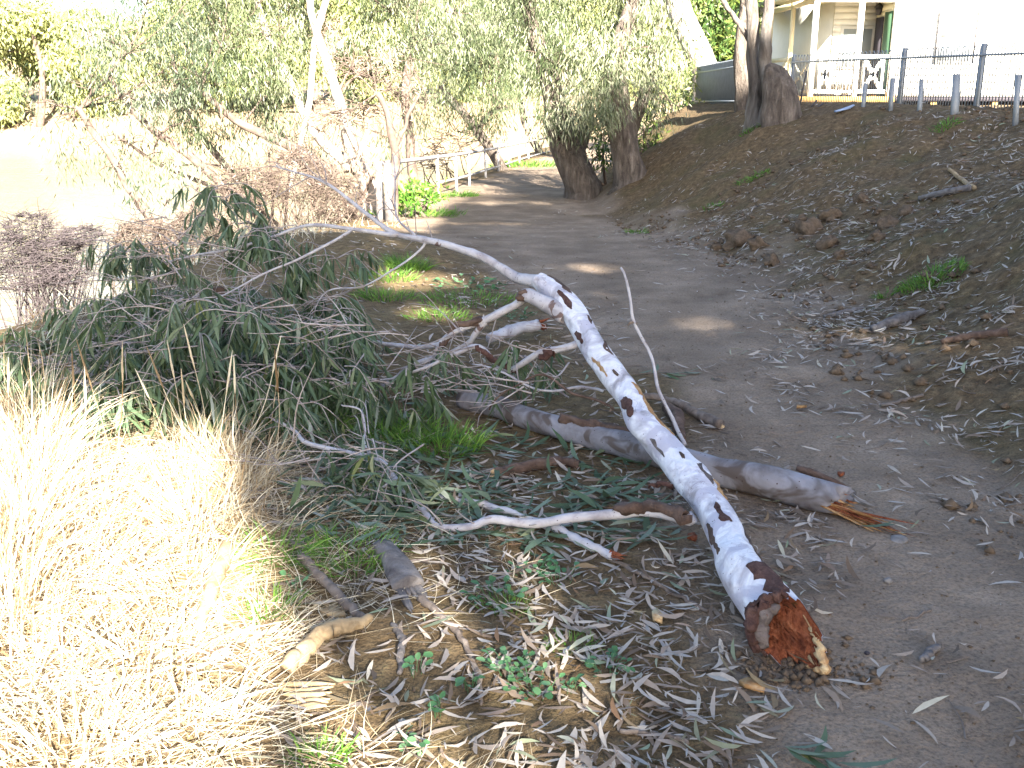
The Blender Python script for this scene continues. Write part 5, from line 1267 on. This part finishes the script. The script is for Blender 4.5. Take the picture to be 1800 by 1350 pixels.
chip(1154, 1094, 0.075, 0.03, M['sap'], 'pale orange wood chip lying among the leaves below the thin stick', 1.5)
chip(1326, 1212, 0.075, 0.05, M['tan'], 'orange brown wood chip in front of the torn butt', -0.9)
chip(1408, 720, 0.06, 0.02, M['tan'], 'small orange wood chip on the far side of the path', 0.1)
chip(1478, 840, 0.035, 0.025, M['wood'], 'red wood chip beside the end of the splintered log', 0.4)
chip(1216, 950, 0.05, 0.035, M['wood'], 'dark red wood chip against the underside of the limb', 1.2)
chip(590, 1085, 0.09, 0.04, M['sap'], 'pale flat bark chip beside the crooked stick', -0.5)

def crumbs(name, n, region, smin, smax, label):
    v, t = [], []
    base = np.array([[1, 0, 0], [-0.9, 0.1, 0], [0, 1, 0.1], [0.1, -0.95, 0], [0, 0.1, 0.9], [0.1, 0, -0.8]])
    fc = np.array([[0, 2, 4], [2, 1, 4], [1, 3, 4], [3, 0, 4], [2, 0, 5], [1, 2, 5], [3, 1, 5], [0, 3, 5]])
    P0 = region(n); n = len(P0)
    s = smin + (smax - smin) * rng.random(n) ** 3
    z = height(P0[:, 0], P0[:, 1]) + s * 0.25
    V_ = base[None] * (s[:, None, None] * (0.7 + 0.6 * rng.random((n, 6, 1)))) ; V_[..., 2] *= 0.75
    a = rng.random(n) * 6.3; ca, sa = np.cos(a)[:, None], np.sin(a)[:, None]
    X_, Y_ = V_[..., 0] * ca - V_[..., 1] * sa, V_[..., 0] * sa + V_[..., 1] * ca
    V_ = np.stack([X_ + P0[:, 0:1], Y_ + P0[:, 1:2], V_[..., 2] + z[:, None]], -1)
    T_ = (np.arange(n)[:, None, None] * 6 + fc[None]).reshape(-1, 3)
    o = link(name, mesh(name, V_.reshape(-1, 3), [T_], None, False), M['clod'])
    tag(o, label, None, None, 'stuff')
def reg_bank(n):
    y = rng.uniform(2.2, 15, n); x = np.interp(y, TOE_Y, TOE_X) + rng.random(n) ** 1.2 * 5.0 - 0.4
    k = fbm(x * 1.1, y * 1.1, 2) > rng.normal(size=n) * 0.3 + 0.05
    return np.stack([x[k], y[k]], 1)
def reg_path(n):
    y = 1.9 + rng.random(n) ** 1.6 * 9; x = rng.uniform(-0.4, 2.6, n)
    return np.stack([x, y], 1)
def reg_butt(n):
    c_ = PZ(1400, 1180, 0)[:2]; return c_ + rng.normal(size=(n, 2)) * V3(0.11, 0.05, 0)[:2]
crumbs('soil_crumbs', 4500, reg_bank, 0.006, 0.05, 'loose crumbs of dry soil on the bank')
crumbs('soil_grit', 3500, reg_path, 0.002, 0.009, 'fine grit lying on the path')
crumbs('soil_crumbs', 300, reg_butt, 0.005, 0.022, 'crumbled soil pushed up by the butt of the limb')

# ------------------------------------------------------------------ leaf litter
def litter_density(x, y):
    tx = np.interp(y, TOE_Y, TOE_X); lx = np.interp(y, LEFT_Y, LEFT_X)
    n = fbm(x * 0.9 + 3, y * 0.9, 3); n2 = fbm(x * 2.6, y * 2.6 + 5, 2)
    s = x - tx
    right = sstep(-1.25, -0.1, s + 0.5 * n) * np.interp(s, [-1, 0.2, 1.6, 3.0, 5], [0.55, 1.0, 0.9, 0.48, 0.26]) * np.interp(y, [0, 6, 10, 16], [1.0, 1.0, 0.9, 0.6])
    right = np.where((y < 4.6) & (s < 0.3), right * 0.45, right)
    left = sstep(0.45, -0.25, x - lx + 0.35 * n) * np.interp(x, [-4, -1.2, -0.55, -0.2, 0.6], [0.15, 0.2, 0.55, 1.0, 1.0]) * np.interp(y, [0, 3.2, 5, 9, 12], [1.0, 0.9, 0.55, 0.5, 0.3])
    base = 0.014
    m_ = 0.22 + 1.5 * np.clip(n2 + 0.12, 0, 1)
    return np.clip(np.maximum(right * m_, left * np.maximum(m_, 0.55)) + base, 0, 1.1)
def sample_litter(n, x0, x1, y0, y1):
    x, y = rng.uniform(x0, x1, n), rng.uniform(y0, y1, n)
    k = rng.random(n) < litter_density(x, y)
    return np.stack([x[k], y[k]], 1)
Lp = np.vstack([sample_litter(15000, -1.9, 2.6, 1.85, 4.2), sample_litter(15000, -1.5, 5.2, 4.2, 8.5), sample_litter(30000, -1.5, 7.5, 8.5, 13.5), sample_litter(6000, 0.2, 7.5, 13.5, 19), sample_litter(500, -2.2, 0.5, 5, 10), np.stack([rng.uniform(-5.5, -1.2, 1500), rng.uniform(6.5, 12, 1500)], 1), sample_litter(4200, 1.4, 4.6, 3.4, 7.4)])
n = len(Lp)
az = rng.random(n) * 2 * math.pi
e = 0.07
sx = (height(Lp[:, 0] + e, Lp[:, 1], False) - height(Lp[:, 0] - e, Lp[:, 1], False)) / (2 * e); sy = (height(Lp[:, 0], Lp[:, 1] + e, False) - height(Lp[:, 0], Lp[:, 1] - e, False)) / (2 * e)
dl = np.stack([np.cos(az), np.sin(az), sx * np.cos(az) + sy * np.sin(az) + rng.normal(size=n) * 0.10], -1)
nl_ = norm(np.stack([-sx, -sy, np.ones(n)], -1) + rng.normal(size=(n, 3)) * 0.28)
sl_ = np.cross(nl_, norm(dl))
Ll = rng.uniform(0.045, 0.118, n) * np.where(rng.random(n) < 0.35, rng.uniform(0.25, 0.7, n), 1.0)
Wl = Ll * rng.uniform(0.11, 0.20, n)
cl_ = rng.normal(size=n) * 0.16
Pl = np.stack([Lp[:, 0], Lp[:, 1], height(Lp[:, 0], Lp[:, 1]) + 0.008 + 0.018 * rng.random(n)], -1) - dl * Ll[:, None] * 0.5
Pl[:, 2] = np.maximum(Pl[:, 2], height(Pl[:, 0], Pl[:, 1]) + 0.005)
rl = rng.random(n)
inview = np.abs(Pl[:, 0] / (Pl[:, 1] + 0.2)) < 0.5
order = np.argsort(np.where(inview & (Pl[:, 1] > 2.1), Pl[:, 1] / Ll, 1e9))
ind = order[:300]
kp = np.ones(n, bool); kp[ind] = False
DL = leaf_lib(M['litter'])
for i in ind:
    o = put_leaf('dry_leaf', DL[int(i) % 10], None, Pl[i], dl[i], sl_[i], Ll[i], Wl[i])
    c_ = Pl[i] + dl[i] * Ll[i] * 0.5
    if c_[0] > 0.75 + max(0, (c_[1] - 2.6)) * -0.15: z_ = ('on or beside the bare path, right of the limb', 'on the path side of the limb')
    elif math.hypot(c_[0] - TP[0][0], c_[1] - TP[0][1]) < 0.5: z_ = ('within a step of the torn butt of the limb', 'around the torn butt')
    elif c_[1] < 2.5: z_ = ('in the drift along the bottom edge', 'along the bottom edge')
    elif c_[0] < -0.25: z_ = ('between the curved stick and the green weeds', 'left of the green weeds')
    else: z_ = ('between the green weeds and the white limb', 'between the weeds and the limb')
    tag(o, 'pale dry gum leaf lying ' + z_[0], 'leaf', 'dry leaves ' + z_[1])
ll = link('leaf_litter', leaf_mesh('leaf_litter', Pl[kp], dl[kp], sl_[kp], Ll[kp], Wl[kp], cl_[kp], True, rl[kp]), M['litter'])
tag(ll, 'litter of dry gum leaves covering the bank and the path edges', None, None, 'stuff')
# litter twigs
tn = 260
q = np.vstack([sample_litter(900, -1.6, 5, 1.9, 9)])[:tn]
mb = MB()
for x, y in q:
    a = rng.random() * 6.3; L_ = rng.uniform(0.05, 0.22); p0 = V3(x, y, 0); p1 = V3(x + math.cos(a) * L_, y + math.sin(a) * L_, 0); pm_ = (p0 + p1) / 2 + rng.normal(size=3) * 0.012
    Q = crom(np.vstack([p0, pm_, p1]), 6); Q[:, 2] = height(Q[:, 0], Q[:, 1]) + 0.006
    mb.tube(Q, np.linspace(0.003, 0.0015, 6), 4, 0, cap=False)
tag(link('litter_twigs', mb.build('litter_twigs', True), M['stick']), 'small twigs scattered through the leaf litter', None, None, 'stuff')

# ------------------------------------------------------------------ grass
def gpos(x, y): return np.stack([x, y, height(x, y) + 0.002], -1)
# tussocks of dry grass in the sun
TB, TA, TT, TL, TN, TW, TRn = [], [], [], [], [], [], []
def tussock(x, y, n, L0, spread, tilt, wid=0.0042, rbase=0.5):
    a = rng.random(n) * 2 * math.pi; rr_ = np.sqrt(rng.random(n)) * spread
    TB.append(gpos(x + np.cos(a) * rr_, y + np.sin(a) * rr_)); TA.append(a + rng.normal(size=n) * 0.6)
    TT.append(np.abs(rng.normal(size=n) * 0.5 + tilt * 0.8)); TL.append(L0 * rng.uniform(0.5, 1.15, n)); TN.append(rng.uniform(0.1, 0.9, n)); TW.append(wid * rng.uniform(0.6, 1.4, n))
    TRn.append(np.clip(rbase + rng.normal(size=n) * 0.36, 0, 0.99))
tx0 = [(-1.15, 3.95, 260, 0.27, 0.16, 0.4), (-1.42, 4.0, 300, 0.28, 0.18, 0.4), (-1.72, 3.9, 280, 0.25, 0.2, 0.5), (-2.05, 3.95, 220, 0.24, 0.2, 0.5), (-1.25, 3.6, 300, 0.30, 0.2, 0.7), (-1.65, 3.6, 300, 0.32, 0.2, 0.6),
       (-2.0, 3.7, 260, 0.32, 0.2, 0.55), (-1.15, 3.1, 300, 0.26, 0.2, 0.85), (-1.5, 3.1, 320, 0.30, 0.2, 0.75), (-1.85, 3.2, 300, 0.34, 0.2, 0.6), (-1.1, 2.6, 260, 0.24, 0.18, 1.0), (-1.38, 2.5, 300, 0.28, 0.2, 0.85),
       (-0.85, 2.25, 200, 0.22, 0.18, 1.1), (-1.12, 2.15, 260, 0.25, 0.18, 1.0), (-0.8, 2.75, 140, 0.18, 0.18, 1.15), (-2.2, 4.1, 200, 0.36, 0.12, 0.2), (-2.1, 3.8, 220, 0.34, 0.14, 0.25), (-0.95, 3.5, 120, 0.2, 0.18, 1.0), (-1.3, 4.2, 60, 0.2, 0.14, 0.4)]
for q_, t_ in enumerate(tx0): tussock(*t_, rbase=0.68 if q_ % 3 else 0.34)
for (x, y, n_, L_, sp_) in ((-2.05, 4.05, 150, 0.58, 0.09), (-2.2, 4.3, 150, 0.62, 0.10), (-1.95, 3.8, 120, 0.52, 0.08), (-1.75, 3.4, 120, 0.46, 0.08), (-2.3, 4.5, 120, 0.6, 0.1), (-1.28, 4.12, 90, 0.40, 0.07), (-1.18, 4.02, 80, 0.38, 0.06), (-1.4, 4.15, 80, 0.4, 0.07)): tussock(x, y, n_, L_, sp_, 0.16, rbase=0.7)
# left edge: tall stand very near
for k in range(6): tussock(-1.62 - 0.09 * k - 0.06 * (k % 2), 2.85 + 0.22 * k, 170, 0.50, 0.10, 0.2, rbase=0.75)
dg = blade_mesh('dry_grass', np.concatenate(TB), np.concatenate(TA), np.concatenate(TT), np.concatenate(TL), np.concatenate(TN), np.concatenate(TW), 5, np.concatenate(TRn))
tag(link('dry_grass', dg, M['straw']), 'sunlit straw coloured dry grass along the left side', None, None, 'stuff')
# flattened straw mat
n = 15000
x = rng.uniform(-2.4, 0.15, n); y = 1.9 + rng.random(n) * 3.4
k = rng.random(n) < sstep(0.15, -0.55, x + 0.15 * (y - 2.0) + 0.35 * fbm(x * 2, y * 2, 2) + 0.08)
x, y = x[k], y[k]; n = len(x)
sm = blade_mesh('straw_mat', gpos(x, y) + V3(0, 0, 0.01) * rng.random((n, 1)) * 2, rng.random(n) * 6.3, np.abs(rng.normal(size=n) * 0.14 + 1.42), rng.uniform(0.08, 0.26, n), rng.uniform(0, 0.25, n), rng.uniform(0.0018, 0.0035, n), 5, np.clip(rng.normal(size=n) * 0.22 + 0.35, 0, 0.99))
tag(link('straw_mat', sm, M['straw']), 'matted flat straw between the grass and the dead leaves', None, None, 'stuff')
# seed stalks standing above the grass
SX = [(-1.5, 4.3), (-1.42, 4.35), (-1.32, 4.25), (-1.25, 4.4), (-1.2, 4.25), (-1.38, 4.15), (-1.1, 4.2), (-1.6, 4.3), (-1.8, 4.2), (-2.05, 4.2), (-1.95, 4.0), (-1.3, 4.05), (-1.7, 4.0), (-2.2, 4.1), (-1.15, 4.4), (-1.48, 4.45)]
for i, (x, y) in enumerate(SX):
    a = rng.random() * 6.3; L_ = rng.uniform(0.36, 0.56); tl = rng.uniform(0.1, 0.5)
    p0 = V3(x, y, hz(x, y)); p1 = p0 + V3(math.cos(a) * math.sin(tl), math.sin(a) * math.sin(tl), math.cos(tl)) * L_
    m_ = (p0 + p1) / 2 + rng.normal(size=3) * 0.02
    root = empty('grass_stalk', p0, 'tall dry seed stalk standing above the sunlit grass', 'grass stalk', 'seed stalks above the dry grass')
    C_ = crom(np.vstack([p0, m_, p1]), 9)
    link('stem', MB().tube(C_, np.linspace(0.0028, 0.0016, 9), 4, 0).build('stem'), M['straw'], root)
    hd = crom(np.vstack([C_[-3], C_[-2], p1 + (p1 - C_[-2]) * 1.2]), 7)
    link('seed_head', MB().tube(hd, np.array([0.002, 0.0045, 0.0055, 0.005, 0.004, 0.003, 0.001]), 5, 0.3).build('seed_head'), M['straw'], root)
n = 5200
y = rng.uniform(6.2, 14, n); x = np.interp(y, EDGE_Y, EDGE_X) - rng.normal(size=n) * 1.3 - 0.5
k = (fbm(x * 1.2, y * 1.2, 2) > -0.35) & (x > -8) & (x < np.interp(y, EDGE_Y, EDGE_X) + 0.8); x, y = x[k], y[k]; n = len(x)
sg = blade_mesh('bank_grass', gpos(x, y), rng.random(n) * 6.3, np.abs(rng.normal(size=n) * 0.5 + 0.6), rng.uniform(0.06, 0.26, n), rng.uniform(0.1, 0.9, n), rng.uniform(0.004, 0.009, n), 4, np.clip(rng.normal(size=n) * 0.3 + 0.3, 0, 0.99))
tag(link('bank_grass', sg, M['straw']), 'thin dry grass on the slope down to the river', None, None, 'stuff')
# green tufts
def tuft(px, py, n, L0, spread, label, mat='grass', tilt=0.5, w=0.004):
    p = G(px, py); a = rng.random(n) * 2 * math.pi; r_ = np.sqrt(rng.random(n)) * spread
    x, y = p[0] + np.cos(a) * r_ * 1.3, p[1] + np.sin(a) * r_
    me = blade_mesh('grass_tuft', gpos(x, y), a + rng.normal(size=n) * 0.5, np.abs(rng.normal(size=n) * 0.3 + tilt), L0 * rng.uniform(0.5, 1.2, n), rng.uniform(0.1, 0.8, n), w * rng.uniform(0.7, 1.4, n), 5)
    o = link('grass_tuft', me, M[mat]); tag(o, label, 'grass tuft')
tuft(1640, 492, 420, 0.085, 0.17, 'bright green grass tuft on the bank in the leaves', w=0.007)
tuft(1560, 520, 110, 0.06, 0.08, 'small green grass tuft left of the bright tuft on the bank', w=0.006)
tuft(1310, 322, 90, 0.07, 0.11, 'faint patch of green grass high on the slope', w=0.009)
tuft(1335, 310, 90, 0.07, 0.1, 'small green grass tuft above the faint patch on the slope', w=0.009)
tuft(1255, 362, 90, 0.07, 0.1, 'little green grass patch low on the far slope', w=0.009)
tuft(1120, 410, 90, 0.08, 0.12, 'tiny green grass patch by the foot of the far slope', w=0.008)
tuft(718, 472, 420, 0.15, 0.16, 'bright green grass tuft under the thin top branch', w=0.006)
tuft(680, 490, 300, 0.10, 0.22, 'sunlit yellow green grass left of the path', w=0.006)
tuft(675, 525, 300, 0.10, 0.2, 'sunlit green grass patch nearer the foliage left of the path', w=0.006)
tuft(820, 530, 420, 0.08, 0.32, 'low green grass between the fork and the path', w=0.006)
tuft(770, 560, 260, 0.09, 0.2, 'green grass patch behind the forked branch', w=0.006)
tuft(770, 790, 420, 0.14, 0.16, 'lush green grass below the grey log', w=0.005)
tuft(690, 770, 340, 0.16, 0.16, 'lush green grass inside the fallen foliage', w=0.005)
tuft(520, 750, 360, 0.16, 0.2, 'green grass at the edge of the sunlit straw', w=0.005)
tuft(480, 985, 150, 0.14, 0.10, 'long green grass blades behind the crooked stick', w=0.005, tilt=0.9)
tuft(600, 975, 260, 0.09, 0.16, 'short green grass behind the weathered chunk', w=0.004)
tuft(625, 1005, 120, 0.07, 0.08, 'small green grass tuft left of the weathered chunk', w=0.004)
tuft(470, 1080, 90, 0.10, 0.08, 'thin yellow green grass in the sunlit straw', w=0.004)
tuft(1005, 1140, 120, 0.035, 0.07, 'tiny fine green grass patch among the dead leaves', w=0.003)
tuft(890, 1070, 110, 0.05, 0.07, 'small feathery green tuft among the dead leaves', w=0.003)
tuft(560, 1340, 110, 0.06, 0.06, 'green grass tuft at the bottom edge in the straw', w=0.005)
tuft(735, 378, 500, 0.14, 0.6, 'sunlit short green grass in front of the green bush', w=0.012)
tuft(805, 345, 200, 0.14, 0.3, 'bright green grass at the foot of a railing post', w=0.014)
tuft(930, 292, 400, 0.22, 0.9, 'green grass along the far railing', w=0.022)
tuft(1355, 212, 220, 0.08, 0.35, 'thin green grass in front of the twin stemmed gum', w=0.010)
tuft(1660, 226, 90, 0.1, 0.12, 'green grass tuft under the steel fence', w=0.010)
# broad leaved weeds
def weed(px, py, n, Lf, spread, label):
    p = G(px, py); a = rng.random(n) * 2 * math.pi; r_ = np.sqrt(rng.random(n)) * spread
    x, y = p[0] + np.cos(a) * r_, p[1] + np.sin(a) * r_
    root = empty('weed_plant', (p[0], p[1], hz(p[0], p[1])), label, 'weed')
    P0 = gpos(x, y); hh = rng.uniform(0.012, 0.045, n); P0[:, 2] += hh
    dd = np.stack([np.cos(a) + rng.normal(size=n) * 0.5, np.sin(a) + rng.normal(size=n) * 0.5, rng.normal(size=n) * 0.25 + 0.1], -1)
    dd = norm(dd); Lw = Lf * 0.82 * rng.uniform(0.6, 1.3, n)
    sdw = norm(np.cross(dd, V3(0, 0, 1)) + rng.normal(size=(n, 3)) * 0.2)
    for k in range(n): put_leaf('leaf', WL[k % 10], root, P0[k], dd[k], sdw[k], Lw[k], Lw[k] * 0.8)
    mb = MB()
    for k in range(n): mb.tube(np.vstack([V3(p[0] + (x[k] - p[0]) * 0.6, p[1] + (y[k] - p[1]) * 0.6, hz(x[k], y[k])), (P0[k] + V3(p[0], p[1], P0[k][2])) / 2 * 0.3 + P0[k] * 0.7 - V3(0, 0, 0.005), P0[k] + dd[k] * 0.004]), 0.0011, 3, 0, cap=False)
    link('stalks', mb.build('stalks'), M['weed'], root)['kind'] = 'stuff'
def round_lib(mat):
    out_ = []
    for k in range(10):
        a = np.linspace(0, 2 * math.pi, 9, endpoint=False)
        cu_ = (-0.2, 0.1, 0.2, 0, 0.3, -0.1, 0.15, 0.05, -0.15, 0.25)[k]
        xx, zz = 0.5 * np.sin(a) * (1 + 0.12 * np.sin(3 * a + k)), 0.5 - 0.5 * np.cos(a)
        v = np.stack([xx, cu_ * zz * zz + 0.25 * np.abs(xx), zz], -1); v = np.vstack([v, [0, cu_ * 0.25, 0.5]])
        t = np.array([[j, (j + 1) % 9, 9] for j in range(9)])
        me = mesh('leaf', v, [t], np.zeros(10)); me.materials.append(mat); out_.append(me)
    return out_
WL = round_lib(M['weed'])
for w_ in ((870, 1060, 26, 0.030, 0.10, 'green broad leaved weed beside the feathery tuft'), (930, 1010, 26, 0.030, 0.09, 'green weed patch behind the feathery tuft'), (985, 1025, 18, 0.026, 0.07, 'green weed beside the white branch with orange end'),
           (895, 1185, 30, 0.028, 0.08, 'green weed patch in the middle of the dead leaves'), (940, 1215, 26, 0.028, 0.08, 'green weed patch touching the middle weed on its right'), (1070, 1180, 26, 0.026, 0.06, 'separate small green weed on bare dirt left of the butt'),
           (730, 1185, 9, 0.032, 0.035, 'few leaved green weed beside the short grey stick'), (825, 1218, 8, 0.034, 0.03, 'green weed at the lower end of the thin root'), (770, 1265, 7, 0.034, 0.025, 'single rosette of dark green leaves near the bottom'),
           (710, 1315, 7, 0.03, 0.025, 'small green weed at the bottom edge, left of two'), (740, 1325, 6, 0.028, 0.02, 'small green weed at the bottom edge, right of two'), (1800 - 800, 1215, 9, 0.026, 0.03, 'green weed at the edge of the leaf pile'),
           (520, 1040, 10, 0.028, 0.05, 'green weed in the straw left of the crooked stick'), (820, 505, 60, 0.05, 0.35, 'low grey green weed patch beside the path under the top branch'), (900, 560, 40, 0.04, 0.2, 'low green weed between the fork and the bare path')):
    weed(*w_)
# green fallen sprigs
def sprig(px, py, n, L_, label, az0, spread=0.5):
    p = G(px, py); root = empty('leaf_sprig', (p[0], p[1], hz(p[0], p[1])), label, 'leaf sprig')
    tip = p + V3(math.cos(az0), math.sin(az0), 0) * L_; 
    Q = crom(np.vstack([p, (p + tip) / 2 + V3(0, 0, 0.02), tip]), 7); Q[:, 2] = height(Q[:, 0], Q[:, 1]) + 0.015
    link('stem', MB().tube(Q, np.linspace(0.003, 0.0015, 7), 4, 0).build('stem'), M['stick'], root)
    for k in range(n):
        t = rng.uniform(0.1, 1) * 6; i_ = min(int(t), 5); pp = Q[i_] + (Q[i_ + 1] - Q[i_]) * (t - i_)
        a = az0 + rng.normal() * spread; dd = V3(math.cos(a), math.sin(a), rng.normal() * 0.06)
        pp = pp + V3(0, 0, 0.01 * rng.random()); s_ = norm(np.cross(dd, V3(0, 0, 1)) + rng.normal(size=3) * 0.15)
        L2 = rng.uniform(0.09, 0.15); put_leaf('leaf', GL[k % 10], root, pp, dd, s_, L2, L2 * 0.17)
sprig(1110, 662, 16, 0.35, 'green leafy sprig lying on the path behind the limb', 0.2)
sprig(1365, 1322, 12, 0.16, 'green leaf sprig at the bottom edge right of centre', -0.5)
sprig(1195, 858, 5, 0.1, 'small green sprig between the limb and the log', 0.0)
sprig(1510, 932, 2, 0.06, 'single green leaf below the splintered log', 0.0, 0.1)
sprig(430, 770, 9, 0.2, 'sunlit sprig of green leaves at the edge of the straw', 2.6, 0.8)
# pale bundle of dry bark strips below the curved stick
root = empty('bark_strips', on(545, 1225, 0), 'bundle of pale yellow dry bark strips below the curved stick', 'bark')
for k in range(6):
    a, b = G(480 + 8 * k, 1215 + 9 * k), G(590 - 3 * k, 1212 + 9 * k)
    Q = crom(np.vstack([a, (a + b) / 2 + rng.normal(size=3) * 0.01, b]), 8); Q[:, 2] = height(Q[:, 0], Q[:, 1]) + 0.014 + 0.004 * (k % 3)
    v, q, t = tube_geo(Q, 0.010 * np.sin(np.linspace(0.3, 2.9, 8)), 6, 0.1); link('strip', MB().add(v, q, t).build('strip', True), M['strawstick'], root)
print('objects', len(bpy.data.objects), 'tris', sum(sum(len(p.vertices) - 2 for p in m.polygons) if len(m.polygons) < 2000 else len(m.polygons) * 2 for m in bpy.data.meshes))
